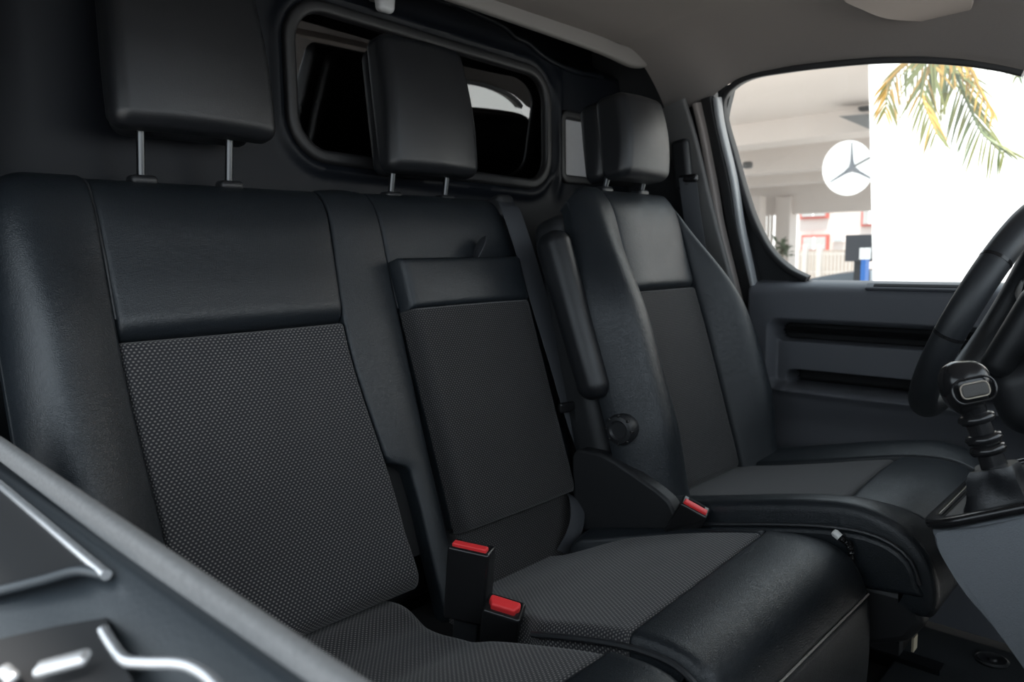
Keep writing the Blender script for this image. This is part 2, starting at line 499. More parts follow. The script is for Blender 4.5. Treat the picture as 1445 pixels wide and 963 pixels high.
# rear window: rubber seal + tinted pane
wn = root('window_1', (1.14, YB, 1.23), None, None, kind='structure')
ring = [np.array((x, YB - 0.004, z - (x - 0.77) * 0.03)) for x, z in rrect(W1[0], W1[1], W1[2] + 0.008, W1[3], W1[4], 10)]
g = G(); g.add(*sweep(ring, rectp(0.026, 0.022, 0.008), up=(0, -1, 0), closed=True))
link('rubber_seal', g, 'rubber', wn)
pane = []
gxs = np.linspace(0.745, 1.530, 41); gzs = np.linspace(1.065, 1.395, 17)
for z in gzs:
    for x in gxs: pane.append((x, YB + 0.060 - 0.60 * max(0, x - 1.26) ** 2 - 0.13 * (z - 1.23), z))
g = G(); g.add(pane, [(b * 41 + a, b * 41 + a + 1, (b + 1) * 41 + a + 1, (b + 1) * 41 + a) for b in range(16) for a in range(40)])
link('window_glass', g, 'rear_glass', wn)
wn2 = root('window_2', (1.62, YB, 1.18), None, None, kind='structure')
ring = [np.array((x, YB - 0.004, z)) for x, z in rrect(*W2[:4], W2[4], 6)]
g = G(); g.add(*sweep(ring, rectp(0.022, 0.02, 0.006), up=(0, -1, 0), closed=True))
link('rubber_seal', g, 'rubber', wn2)
g = G(); g.add(*prism(rrect(*W2[:4], W2[4], 6), 1, YB + 0.004, YB + 0.012))
link('grey_pane', g, plain('grey_pane', (0.42, 0.42, 0.43), 0.5, noise=0.06, nscale=80), wn2)  # one opaque light grey tone fills this opening
# cargo bay behind the bulkhead (closed, dark)
g = G(); g.add([(-.1, 1.27, -.1), (2.1, 1.27, -.1), (2.1, 1.27, 1.65), (-.1, 1.27, 1.65), (-.1, 3.4, -.1), (2.1, 3.4, -.1), (2.1, 3.4, 1.65), (-.1, 3.4, 1.65)],
               [(0, 4, 5, 1), (1, 5, 6, 2), (2, 6, 7, 3), (3, 7, 4, 0), (4, 7, 6, 5)])
link('wall_cargo', g, 'cargo', kind='structure', smooth=False)

# ceiling: headliner with a rolled side above the driver's door and a rolled rear lip
def ceil_z(x, y):
    z = 1.475 - 0.035 * sst(0.35, 1.15, y) * 1.0
    z -= 0.02 * sst(0.9, 1.14, y)
    zl = np.interp(y, [-0.42, 0.309, 0.352, 0.417, 0.498, 0.586, 0.679, 0.779, 0.879, 0.926, 0.965, 1.005, 1.06, 1.14], [1.10, 1.252, 1.270, 1.293, 1.313, 1.327, 1.336, 1.342, 1.341, 1.335, 1.320, 1.297, 1.284, 1.28])
    k = np.clip((x - 1.60) / (1.83 - 1.60), 0, 1)
    return z - (z - zl) * (k ** 2.0)
nx, ny = 80, 70
xs = np.r_[np.linspace(-0.02, 1.45, 25), np.linspace(1.45, 1.835, nx - 24)[1:]]; ys = np.linspace(-0.42, 1.13, ny + 1)
nx = len(xs) - 1
V = [(x, y, ceil_z(x, y)) for y in ys for x in xs]
V += [(x, y, 1.60) for y in ys for x in xs]
N1 = (nx + 1) * (ny + 1)
F = []
for j in range(ny):
    for i in range(nx):
        q = (j * (nx + 1) + i, j * (nx + 1) + i + 1, (j + 1) * (nx + 1) + i + 1, (j + 1) * (nx + 1) + i)
        F.append(q); F.append(tuple(N1 + k for k in q[::-1]))
for i in range(nx):
    for j in (0, ny): F.append((j * (nx + 1) + i, j * (nx + 1) + i + 1, N1 + j * (nx + 1) + i + 1, N1 + j * (nx + 1) + i))
for j in range(ny):
    for i in (0, nx): F.append((j * (nx + 1) + i, (j + 1) * (nx + 1) + i, N1 + (j + 1) * (nx + 1) + i, N1 + j * (nx + 1) + i))
g = G(); g.add(V, F)
link('ceiling', g, 'headliner', kind='structure')
# roof skin over the rear gap so that no daylight leaks in
g = G(); g.add(*box(-0.05, 2.05, 1.0, 1.45, 1.601, 1.64))
link('ceiling_rear', g, 'bulkhead', kind='structure')
# rear trim strip of the headliner, turning down into the pillar trim
path = [(0.5, 1.135, 1.425), (1.2, 1.135, 1.412), (1.5, 1.135, 1.405), (1.66, 1.135, 1.398), tuple(onY(918, 76, 1.133))]
path = smooth_path(path, 8)
npth = len(path)
g = G(); g.add(*sweep(path, rectp(0.040, 0.02, 0.006), up=lambda i: (-0.25 * sst(0.55, 0.85, i / npth), -1.0, 0.0), scale=lambda q: 1 + 0.45 * float(sst(0.6, 0.9, q))))
link('trim_1', g, plain('rear_trim_strip', (0.17, 0.16, 0.15), 0.85), kind='structure')

# right side: pillar, seals, pillar trim, door
def strip(name, px, off, wd, th, mat, kind='structure', parent=None, n=8):
    P = smooth_path([onR(a, b, off) for a, b in px], n)
    g = G(); g.add(*sweep(P, rectp(wd, th), up=(-1, 0, -0.16)))
    return link(name, g, mat, parent, kind=kind)
# closed wall behind the strips (rear quarter)
poly = [(0.86, 0.0), (0.86, 0.55), (0.885, 0.80), (0.93, 0.95), (0.99, 1.15), (1.02, 1.24), (1.0, 1.32), (1.0, 1.60), (1.42, 1.60), (1.42, 0.0)]
V = []; 
for off in (0.03, 0.09):
    for (y, z) in poly: V.append((XR(z) + off, y, z))
n = len(poly)
g = G(); g.add(V, [tuple(range(n))[::-1], tuple(range(n, 2 * n))] + [(i, (i + 1) % n, n + (i + 1) % n, n + i) for i in range(n)])
link('wall_right', g, 'black', kind='structure', smooth=False)
strip('trim_2', [(948, 148), (966, 210), (990, 310), (1014, 400), (1030, 470)], -0.02, 0.085, 0.02, 'pillar')
strip('trim_3', [(983, 146), (993, 190), (1007, 262), (1017, 320), (1034, 390), (1046, 440)], 0.0, 0.016, 0.03, plain('trim_edge', (0.24, 0.21, 0.195), 0.6))
strip('trim_4', [(998, 138), (1008, 190), (1024, 258), (1036, 325), (1052, 395), (1058, 425)], 0.02, 0.034, 0.02, 'rubber')
strip('trim_5', [(1012, 138), (1018, 180), (1035, 252), (1046, 320), (1058, 375), (1064, 402)], 0.02, 0.013, 0.03, 'paint')

# driver's door: window frame, glass, sculpted inner panel
dr = root('door_1', (1.9, 0.5, 0.4), None, None, kind='structure')
WIN = [(1140, 394), (1112, 379), (1086, 352), (1065, 312), (1049, 265), (1035, 215), (1023, 172), (1022, 143), (1034, 123), (1063, 107),
       (1120, 97), (1180, 90), (1240, 85), (1300, 84.5), (1360, 88), (1410, 95), (1445, 103)]
wp = smooth_path([onR(a, b, 0.05) for a, b in WIN], 6)
P = wp + [np.array((XR(1.15) + 0.05, 0.12, 1.15)), np.array((XR(0.95) + 0.05, -0.10, 0.93)), np.array((XR(0.80) + 0.05, -0.20, 0.80)), np.array((XR(0.80) + 0.05, 0.7, 0.80))]
g = G(); g.add(*sweep(wp, rectp(0.016, 0.03, 0.004), up=(-1, 0, -0.16)))
link('window_seal', g, 'rubber', dr)
g = G(); g.add(P, [tuple(range(len(P)))])
link('window_glass', g, 'door_glass', dr, smooth=False)
# black frame corner plate between the pillar and the glass
out = [onR(a, b, 0.055) for a, b in [(1012, 120), (1018, 185), (1030, 250), (1044, 315), (1058, 370), (1066, 400), (1140, 402)]]
inn = [onR(a, b, 0.055) for a, b in [(1034, 120), (1024, 172), (1036, 215), (1050, 265), (1066, 312), (1087, 352), (1142, 396)]]
V = []; F = []
so_, si_ = smooth_path(out, 6), smooth_path(inn, 6)
for a, b in zip(so_, si_): V += [a, b]
m = len(so_)
F = [(2 * i, 2 * i + 1, 2 * i + 3, 2 * i + 2) for i in range(m - 1)]
V2 = [np.array(p) + np.array((0.02, 0, 0)) for p in V]
V = V + V2
F += [tuple(k + 2 * m for k in q[::-1]) for q in F] + [(2 * i, 2 * i + 2, 2 * m + 2 * i + 2, 2 * m + 2 * i) for i in range(m - 1)] + [(2 * i + 1, 2 * i + 3, 2 * m + 2 * i + 3, 2 * m + 2 * i + 1) for i in range(m - 1)]
g = G(); g.add(V, F); link('frame_corner', g, 'black', dr)
# inner panel as a relief
def door_x(y, z):
    x = 1.88
    x += 0.05 * (1 - math.sqrt(max(0, 1 - np.clip((z - 0.785) / 0.036, 0, 1) ** 2)))      # rolled sill
    a = rrect_sdf(y, z + (0.835 - y) * 0.0, -0.05, 0.842, 0.548, 0.718, 0.022)             # whole recess
    x += 0.030 * sst(0.010, -0.012, a)
    b = rrect_sdf(y, z, -0.05, 0.836, 0.664, 0.713, 0.020)
    x += 0.050 * sst(0.002, -0.006, b) - 0.030 * math.exp(-((z - 0.690) / 0.004) ** 2) * sst(0.0, -0.01, b)
    c = rrect_sdf(y, z, -0.05, 0.806, 0.550, 0.590, 0.018)
    x += 0.075 * sst(0.002, -0.006, c)
    lip = math.exp(-((z - 0.540) / 0.012) ** 2) * sst(0.84, 0.80, y)
    x -= 0.012 * lip
    x += 0.02 * sst(0.53, 0.45, z)
    x += 0.05 * sst(0.90, 0.93, y)
    return x
ys = np.r_[np.linspace(-0.3, 0.70, 60), np.linspace(0.70, 0.925, 90)[1:]]
zs = np.r_[np.linspace(0.02, 0.50, 30), np.linspace(0.50, 0.60, 60)[1:], np.linspace(0.60, 0.73, 80)[1:], np.linspace(0.73, 0.821, 26)[1:]]
V = [(door_x(y, z), y, z) for z in zs for y in ys]
ny, nz = len(ys) - 1, len(zs) - 1
F = [(j * (ny + 1) + i, j * (ny + 1) + i + 1, (j + 1) * (ny + 1) + i + 1, (j + 1) * (ny + 1) + i) for j in range(nz) for i in range(ny)]
# outer skin
o = len(V)
V += [(1.99, ys[0], zs[0]), (1.99, ys[-1], zs[0]), (1.99, ys[-1], zs[-1]), (1.99, ys[0], zs[-1])]
F.append((o, o + 1, o + 2, o + 3))
F.append(tuple([nz * (ny + 1) + i for i in range(ny + 1)] + [o + 2, o + 3]))
F.append(tuple([j * (ny + 1) + ny for j in range(nz + 1)] + [o + 2, o + 1]))
g = G(); g.add(V, F); dp_ = link('door_panel', g, 'doorplast', dr, sharp=60)
dp_.data.materials.append(MAT['gap'])  # near-black on the pocket faces puts their inner shade into the colour
for pl_ in dp_.data.polygons:
    c = np.mean([V[i] for i in pl_.vertices], axis=0)
    if min(rrect_sdf(c[1], c[2], -0.05, 0.836, 0.664, 0.713, 0.020), rrect_sdf(c[1], c[2], -0.05, 0.806, 0.550, 0.590, 0.018)) < -0.004 and len(pl_.vertices) == 4 and pl_.area < 0.01: pl_.material_index = 1
# pull grip let into the sill
gx = [onplane(a, b, (0, 0, 0.824), (0, 0, 1)) for a, b in [(1245, 406), (1262, 402), (1345, 403), (1345, 410)]]
y0, y1 = 0.40, 0.60
Bg = basis((-0.55, 0, 0.83), (0.83, 0, 0.55))
V, F = rbox((0.022, 0.24, 0.008), 0.003, 3, 3)
g = G(); g.add(place(V, Bg, (1.889, 0.49, 0.811)), F); link('grip_bezel', g, 'doorplast', dr)
V, F = rbox((0.013, 0.215, 0.008), 0.003, 3, 3)
g = G(); g.add(place(V, Bg, (1.889 - 0.0008, 0.485, 0.811 + 0.0012)), F); link('grip_recess', g, 'gap', dr)

# passenger side: sill of the door the photo looks over, and the pillar behind it
al = math.radians(24)
FE = np.array((0.18, 0, 0.705)); nn = (-math.sin(al), 0, math.cos(al))
def onL(px, py, h=0.0):
    return onplane(px, py, FE + np.array(nn) * h, nn)
pd = root('door_2', (0.1, 0.5, 0.5), None, None, kind='structure')
feltp = smooth_path([(0.18, 1.04, 0.716), (0.18, 0.9, 0.715), (0.18, 0.6, 0.708), (0.181, 0.30, 0.701), (0.181, 0.1, 0.698), (0.181, -0.3, 0.695)], 8)
feltp = [np.array(p) for p in feltp]
g = G(); g.add(*sweep(feltp, rectp(0.013, 0.020, 0.005, 4), up=(0, 0, 1)))
link('felt_strip', g, 'felt', pd, label='grey felt weatherstrip')
# panel below the felt strip
nY = 60; V = []; F = []
prof = [(0.165, 0.700), (0.150, 0.680), (0.10, 0.664), (0.0, 0.618), (-0.12, 0.565), (-0.3, 0.52), (-0.3, 0.0), (0.19, 0.0), (0.19, 0.690), (0.175, 0.70)]
for y in (1.06, 0.5, 0.1, -0.4):
    V += [(x, y, z) for x, z in prof]
m = len(prof)
for j in range(3):
    for i in range(m): F.append((j * m + i, j * m + (i + 1) % m, (j + 1) * m + (i + 1) % m, (j + 1) * m + i))
F += [tuple(range(m)), tuple(range(3 * m, 4 * m))]
g = G(); g.add(V, F); link('sill_panel', g, 'doorlow', pd, sharp=60)
def tubeL(name, px, rad, mat, h=0.004, sc=None, n=8):
    P = smooth_path([onL(a, b, h) for a, b in px], n)
    g = G(); g.add(*sweep(P, circ(rad, 10), scale=sc)); return link(name, g, mat, pd)

# left pillar
V, F = rbox((0.14, 0.16, 1.6), 0.03, 4, 2)
g = G(); g.add(place(V, np.eye(3), (0.12, 1.20, 0.80)), F)
link('wall_left', g, 'black', kind='structure')
g = G(); g.add(*box(-0.06, 0.03, -0.42, 1.3, 1.18, 1.60))
link('wall_left_shade_rail', g, 'pillar', kind='structure', smooth=False)  # unseen body rail, brought down low to shade the upper left of the cab

# pocket, trim bezel and clip on the passenger sill
def patchL(name, px, mat, h0, h1):
    a = [onL(x, y, h0) for x, y in px]; b = [onL(x, y, h1) for x, y in px]; n = len(px)
    g = G(); g.add(a + b, [tuple(range(n))[::-1], tuple(range(n, 2 * n))] + [(i, (i + 1) % n, n + (i + 1) % n, n + i) for i in range(n)])
    return link(name, g, mat, pd, smooth=False)
patchL('pocket', [(-60, 640), (0, 690), (60, 742), (140, 806), (100, 812), (40, 826), (-60, 850)], 'gap', -0.03, 0.0025)
tubeL('pocket_rim', [(-60, 632), (0, 684), (60, 735), (110, 778), (150, 812)], 0.0035, 'bright')
tubeL('pocket_edge', [(-60, 848), (0, 834), (60, 819), (110, 806), (150, 812)], 0.0035, 'doorlow', h=0.003)
patchL('switch_recess', [(-60, 920), (0, 902), (80, 884), (150, 872), (168, 925), (188, 963), (120, 1000), (-60, 1030)], 'gap', -0.02, 0.003)
tubeL('bezel', [(146, 890), (158, 910), (176, 932), (205, 936), (250, 937), (275, 944), (300, 962), (330, 1000)], 0.0032, 'bright', h=0.008)
cc = onL(88, 937, 0.012); dx = onL(125, 927, 0.012) - cc; 
V, F = rbox((np.linalg.norm(dx) * 2.0, 0.010, 0.006), 0.0028, 4, 2)
g = G(); g.add(place(V, basis(nn, dx), cc), F); link('switch_clip', g, 'bright', pd)
cc = onL(12, 952, 0.010); 
V, F = rbox((0.018, 0.008, 0.006), 0.0028, 4, 2)
g = G(); g.add(place(V, basis(nn, onL(25, 965, 0.01) - cc), cc), F); link('switch_clip', g, 'bright', pd)

# =================================================================== DOUBLE BENCH SEAT
bench = root('double_bench_seat', (0.76, 0.9, 0.0), 'black leather double bench seat with grey dotted cloth centres beside the driver seat', 'seat')
FB = Frame([(1.25, 0.90), (1.252, 0.985), (1.238, 1.010), (1.207, 1.017), (1.177, 1.003), (1.153, 0.965), (1.128, 0.88), (1.0995, 0.785), (1.065, 0.67),
            (1.014, 0.50), (0.972, 0.37), (0.945, 0.29), (0.925, 0.22)], zero=(1.177, 1.003), side=-1)
tz = lambda z: FB.at_z(z, 0.0)
# make sure normals point to the front
if FB(0, tz(0.7), 1.0)[1] > FB(0, tz(0.7), 0.0)[1]: FB.Nn *= -1
T_fab = tz(0.785); T_end = tz(0.33)
def dleft_bolster(x, t, u, v):
    b = math.sin(math.pi * min(1, max(0, u)) ** 0.8)
    return 0.045 * b * sst(-0.02, 0.22, t) * (0.75 + 0.25 * sst(0.2, 0.5, t)) + 0.004
panel('bolster', 'leather', bench, FB, lambda t: 0.243 + 0.012 * sst(0.1, -0.08, t), lambda t: 0.376 + 0.014 * sst(0.25, 0.6, t), -0.07, tz(0.24), d=dleft_bolster, r=(0.055, 0.006, 0.03, 0.01), depth=0.04, nx=40, nt=60)
xl0 = lambda t: 0.376 + 0.014 * sst(0.25, 0.6, t)
xl1 = lambda t: 0.760 - 0.016 * sst(0.0, 0.22, t) + 0.035 * sst(0.25, 0.6, t)
def dupper(x, t, u, v):
    return 0.012 * (1 - (2 * u - 1) ** 4) * sst(-0.02, 0.08, t) + 0.006 * sst(0.05, 0.17, t)
panel('upper_panel', 'leather', bench, FB, xl0, xl1, -0.06, T_fab - 0.001, d=dupper, r=(0.008, 0.006, 0.03, 0.034), depth=0.03, nx=40, nt=40)
def dfab(x, t, u, v):
    return 0.004 + 0.012 * sst(0.75, 0.95, v) - 0.004 * math.sin(math.pi * u)
panel('cloth_panel', 'fabric', bench, FB, xl0, xl1, T_fab, T_end, d=dfab, r=(0.006, 0.012, 0.007, 0.03), depth=0.08, nx=40, nt=60)
# leather strip between the two places, notched for the belt buckle slot
xm1 = lambda t: 0.865 - 0.004 * t
xm0 = lambda t: xl1(t) + 0.040 * sst(tz(0.545), tz(0.525), t)
panel('leather_strip', 'leather', bench, FB, xm0, xm1, -0.06, tz(0.26), d=lambda x, t, u, v: 0.002 + 0.004 * math.sin(math.pi * u), r=(0.005, 0.004, 0.03, 0.01), depth=0.03, nx=24, nt=90)
panel('buckle_slot', 'gap', bench, FB, lambda t: xl1(t) - 0.002, lambda t: xl1(t) + 0.05, tz(0.56), tz(0.38), d=-0.035, r=(0, 0, 0, 0), depth=0.03, nx=6, nt=12)
# middle place: leather head panel, fold-down armrest, surround
T_arm = tz(0.885)
panel('upper_panel', 'leather', bench, FB, lambda t: xm1(t), 1.225, -0.06, tz(0.80), d=lambda x, t, u, v: 0.002 + 0.003 * math.sin(math.pi * u), r=(0.006, 0.006, 0.03, 0.01), depth=0.03, nx=36, nt=40)
panel('side_strip', 'leather', bench, FB, lambda t: 1.225, lambda t: 1.280 - 0.02 * sst(0.05, -0.08, t), -0.05, tz(0.24), d=lambda x, t, u, v: 0.002, r=(0.004, 0.045, 0.03, 0.01), depth=0.04, nx=30, nt=50)
panel('arm_recess', 'gap', bench, FB, xm1, 1.225, tz(0.80), tz(0.24), d=-0.02, r=(0, 0, 0, 0), depth=0.03, nx=6, nt=12)
arm = None
xa0 = lambda t: 0.866 + 0.014 * sst(0.12, 0.6, t); xa1 = lambda t: 1.190 + 0.010 * sst(0.12, 0.6, t)
AT = 0.042
arm = panel('folded_armrest', 'leather', bench, FB, xa0, xa1, T_arm, tz(0.795), d=lambda x, t, u, v: AT + 0.005 * math.sin(math.pi * u) * math.sin(math.pi * v), r=(0.012, 0.012, 0.012, 0.012), depth=0.0, nx=30, nt=20)
panel('armrest_cloth', 'fabric_fine', arm, FB, xa0, xa1, tz(0.795), tz(0.395), d=lambda x, t, u, v: AT - 0.003 + 0.006 * math.sin(math.pi * u), r=(0.014, 0.016, 0.005, 0.016), depth=0.0, nx=34, nt=50)
panel('armrest_body', 'leather', arm, FB, lambda t: xa0(t) + 0.001, lambda t: xa1(t) - 0.001, T_arm + 0.003, tz(0.40), d=AT - 0.018, r=(0.004,) * 4, depth=0.035, nx=14, nt=20)
# pull strap on the armrest's top edge
p = [FB(1.070, T_arm + 0.004, 0.020), FB(1.072, T_arm - 0.004, 0.030), FB(1.080, T_arm - 0.020, 0.036), FB(1.093, T_arm - 0.034, 0.030), FB(1.098, T_arm - 0.036, 0.022), FB(1.092, T_arm - 0.024, 0.016), FB(1.080, T_arm + 0.002, 0.012)]
g = G(); g.add(*sweep(smooth_path(p, 6), rectp(0.026, 0.0022, 0.001), up=lambda i: (0.55, -0.2, -0.6)))
link('pull_strap', g, 'webbing', arm)
panel('lower_cloth', 'fabric_fine', bench, FB, lambda t: 0.885, lambda t: 1.215, tz(0.392), tz(0.225), d=lambda x, t, u, v: 0.010, r=(0.012, 0.02, 0.012, 0.006), depth=0.05, nx=30, nt=20)
# release strap on the lower cloth
p = [FB(1.202, tz(0.384), 0.012), FB(1.190, tz(0.374), 0.034), FB(1.168, tz(0.345), 0.044), FB(1.145, tz(0.315), 0.040), FB(1.128, tz(0.290), 0.020)]
g = G(); g.add(*sweep(smooth_path(p, 6), rectp(0.034, 0.003, 0.0012), up=lambda i: (-0.35, -0.9, 0.2)))
link('release_strap', g, 'webbing', bench)
# belt outlet cover on the shoulder
V, F = rbox((0.050, 0.060, 0.055), 0.012, 4, 2)
g = G(); g.add(place(V, rotx(-0.28), (1.225, 1.185, 1.000)), F); link('belt_outlet', g, 'shell', bench)
# back shell
g = G(); V, F = rbox((0.99, 0.05, 0.76), 0.02, 3, 2)
g.add(place(V, rotx(-0.22), (0.772, 1.165, 0.62)), F); link('back_shell', g, 'shell', bench)
# top seams
seam('seam_cord', 'piping', bench, FB, [(xl0(t) + 0.001, t, 0.0005) for t in (-0.05, 0.0, 0.1, 0.2)], 0.0022)
# headrests
kids_headrest(bench, 0.541, 1.19, 1.088, 0.258, 0.265, 0.10, (0.462, 0.602), 1.019, 1.21)
kids_headrest(bench, 1.020, 1.19, 1.058, 0.236, 0.268, 0.10, (0.938, 1.081), 1.018, 1.21)

# cushions
FC = Frame([(1.02, 0.300), (0.93, 0.316), (0.84, 0.334), (0.75, 0.356), (0.65, 0.386), (0.55, 0.412), (0.48, 0.424), (0.43, 0.424), (0.395, 0.408), (0.374, 0.372), (0.366, 0.32), (0.366, 0.24), (0.375, 0.14)], zero=(0.55, 0.412), side=1)
if FC(0, 0, 1.0)[2] < FC(0, 0, 0)[2]: FC.Nn *= -1
ty = lambda y: FC.at_y(y)
T_l = ty(0.505)
xc = lambda t: 0.722 + 0.006 * sst(-0.1, 0.1, t)
def dcl(x, t, u, v): return 0.016 * sst(-0.33, -0.42, t) - 0.004 * math.exp(-((t + 0.20) / 0.03) ** 2) - 0.006 * u ** 6
panel('cushion_cloth', 'fabric', bench, FC, 0.215, lambda t: xc(t) - 0.012 + 0.040 * sst(-0.25, -0.45, t), ty(1.01), lambda u: T_l, d=dcl, r=(0.02, 0.022, 0.02, 0.004), depth=0.12, nx=46, nt=50)
panel('cushion_front', 'leather', bench, FC, 0.215, lambda t: xc(t) - 0.012, lambda u: T_l, FC.tmax - 0.005, d=lambda x, t, u, v: 0.0, r=(0.02, 0.022, 0.004, 0.01), depth=0.10, nx=40, nt=40)
HM = 0.012
def dcm(x, t, u, v): return HM - 0.032 * sst(-0.22, -0.42, t) - 0.004 * math.sin(math.pi * u) * sst(-0.4, -0.2, t)
T_lm = lambda u: T_l + 0.012 - 0.03 * u
panel('cushion_cloth', 'fabric', bench, FC, lambda t: xc(t) + 0.018 * sst(-0.08, -0.14, t) + 0.085 * sst(-0.16, -0.36, t), lambda t: 1.165 - 0.06 * sst(-0.15, -0.40, t), ty(0.97), T_lm, d=dcm, r=(0.014, 0.006, 0.02, 0.005), depth=0.12, nx=46, nt=50)
panel('cushion_side', 'leather', bench, FC, lambda t: 1.165 - 0.06 * sst(-0.15, -0.40, t), 1.204, ty(0.90), lambda u: T_lm(1), d=lambda x, t, u, v: HM + 0.012 * math.sin(math.pi * u) * sst(0, -0.3, t), r=(0.006, 0.03, 0.03, 0.004), depth=0.14, nx=24, nt=40)
panel('cushion_front', 'leather', bench, FC, lambda t: xc(t), lambda t: 1.204, T_lm, lambda u: ty(0.55) + 0.212, d=lambda x, t, u, v: HM, r=(0.016, 0.03, 0.005, 0.006), depth=0.14, nx=46, nt=44)
panel('cushion_apron', 'leather', bench, FC, lambda t: xc(t), lambda t: 1.202, ty(0.55) + 0.2125, FC.tmax - 0.004, d=lambda x, t, u, v: HM - 0.001, r=(0.010, 0.025, 0.004, 0.01), depth=0.12, nx=40, nt=20)
seam('stitch_line', 'thread', bench, FC, [(x, 0.2125, HM - 0.0012) for x in (0.735, 0.85, 0.97, 1.10, 1.188)], 0.0016)
seam('cushion_piping', 'piping', bench, FC, [(xc(t) - 0.003, t, -0.003) for t in (-0.10, -0.02, 0.04, 0.09, 0.13, 0.17, 0.20)], 0.0045)
g = G(); g.add(*box(0.24, 1.18, 0.42, 1.02, 0.10, 0.26)); link('seat_base', g, 'gap', bench)
g = G(); g.add(*box(0.30, 1.12, 0.50, 1.0, 0.0, 0.10)); link('floor_frame', g, 'gap', bench)

# =================================================================== DRIVER SEAT
drv = root('driver_seat', (1.49, 0.7, 0.0), 'single black leather seat with dark cloth centre by the driver door', 'seat')
DY = -0.172; DZ = 0.022
FD = Frame([(1.20 + DY, 0.86 + DZ), (1.232 + DY, 0.965 + DZ), (1.225 + DY, 1.005 + DZ), (1.200 + DY, 1.018 + DZ), (1.177 + DY, 1.003 + DZ), (1.153 + DY, 0.965 + DZ), (1.128 + DY, 0.88 + DZ), (1.0995 + DY, 0.785 + DZ), (1.062 + DY, 0.67 + DZ),
            (1.010 + DY, 0.50 + DZ), (0.975 + DY, 0.38 + DZ), (0.955 + DY, 0.30 + DZ)], zero=(1.177 + DY, 1.003 + DZ), side=-1)
if FD(0, 0.3, 1.0)[1] > FD(0, 0.3, 0.0)[1]: FD.Nn *= -1
td = lambda z: FD.at_z(z, 0.0)
TDf = td(0.813)
d0 = lambda t: 1.372 + 0.012 * sst(0.3, 0.6, t); d1 = lambda t: 1.648 - 0.004 * sst(0.3, 0.6, t)
panel('upper_panel', 'leather', drv, FD, d0, d1, -0.05, TDf, d=lambda x, t, u, v: 0.012 * (1 - (2 * u - 1) ** 4) * sst(-0.05, 0.08, t), r=(0.01, 0.01, 0.03, 0.022), depth=0.03, nx=34, nt=34)
panel('cloth_panel', 'fabric_fine', drv, FD, d0, d1, TDf, td(0.38), d=lambda x, t, u, v: 0.0, r=(0.008, 0.008, 0.006, 0.02), depth=0.08, nx=30, nt=44)
def dbol(s):
    def f(x, t, u, v):
        q = u if s < 0 else 1 - u          # 0 outer edge -> 1 inner seam
        hump = math.sin(math.pi * (0.18 + 0.82 * q) ** 1.1) if q < 1 else 0
        return 0.070 * max(0, hump) * sst(-0.03, 0.30, t) * (1 - 0.25 * sst(0.5, 0.68, t)) + 0.006
    return f
dl = lambda t: 1.205 + 0.070 * sst(0.28, -0.06, t)
drr = lambda t: 1.800 - 0.130 * sst(0.44, -0.04, t) - 0.02 * sst(0.5, 0.7, t)
panel('bolster', 'leather', drv, FD, dl, d0, -0.05, td(0.34), d=dbol(-1), r=(0.06, 0.006, 0.03, 0.03), depth=0.03, nx=40, nt=60)
panel('bolster', 'leather', drv, FD, d1, drr, -0.05, td(0.34), d=dbol(1), r=(0.006, 0.06, 0.03, 0.03), depth=0.03, nx=40, nt=60)
# side cover / back shell
V, F = rbox((0.54, 0.10, 0.66), 0.035, 5, 6)
V = np.array(V); V[:, 0] *= 1 - 0.10 * np.clip(V[:, 2] / 0.33, 0, 1)
g = G(); g.add(place(V, rotx(-0.28), (1.49, 0.985, 0.66)), F); link('back_shell', g, 'shell', drv, sharp=60)
# folded-up armrest on the side of the backrest
at_, ab_ = onX(783, 352, 1.20), onX(836, 538, 1.20)
V, F = rbox((0.062, 0.072, np.linalg.norm(at_ - ab_) + 0.075), 0.030, 6, 8)
V = np.array(V); f = V[:, 2] / 0.2; V[:, 1] *= 1.0 + 0.08 * f
g = G(); g.add(place(V, basis(at_ - ab_), (at_ + ab_) / 2), F); link('armrest', g, 'leather_soft', drv, sharp=60, label='armrest folded up along the side of the backrest')
# recline knob and side trim
Bk = basis((-1, -0.1, 0))
g = G(); g.add(*lathe([(0.0, -0.02), (0.030, -0.02), (0.031, 0.008), (0.027, 0.014), (0.020, 0.016), (0.016, 0.012), (0.0, 0.012)], Bk, (1.205, 0.838, 0.552), 28))
kn = link('recline_knob', g, 'black', drv)
for k in range(8):
    a = k * math.pi / 4
    V, F = rbox((0.006, 0.004, 0.012), 0.0018, 2, 1)
    g = G(); g.add(place(V, Bk @ rotz(a), np.array((1.205, 0.838, 0.552)) + Bk @ np.array((0.028 * math.cos(a), 0.028 * math.sin(a), 0.010))), F)
    link('knob_rib', g, 'gloss', kn)
poly = [(0.95, 0.40), (0.95, 0.485), (0.905, 0.497), (0.86, 0.492), (0.80, 0.470), (0.74, 0.445), (0.715, 0.425), (0.705, 0.385), (0.74, 0.33), (0.95, 0.33)]
poly = [tuple(p[1:]) for p in smooth_path([(0, a, b) for a, b in poly], 4, closed=True)]
g = G(); g.add(*prism(poly, 0, 1.190, 1.225)); o = link('side_trim', g, 'shell', drv, sharp=30)
bv = o.modifiers.new('bevel', 'BEVEL'); bv.width = 0.008; bv.segments = 3; bv.limit_method = 'ANGLE'
# headrest
kids_headrest(drv, 1.482, 1.012, 1.060, 0.190, 0.190, 0.13, (1.412, 1.560), 1.042, 1.035, tilt=0.12, taper=0.12, back=0.88)
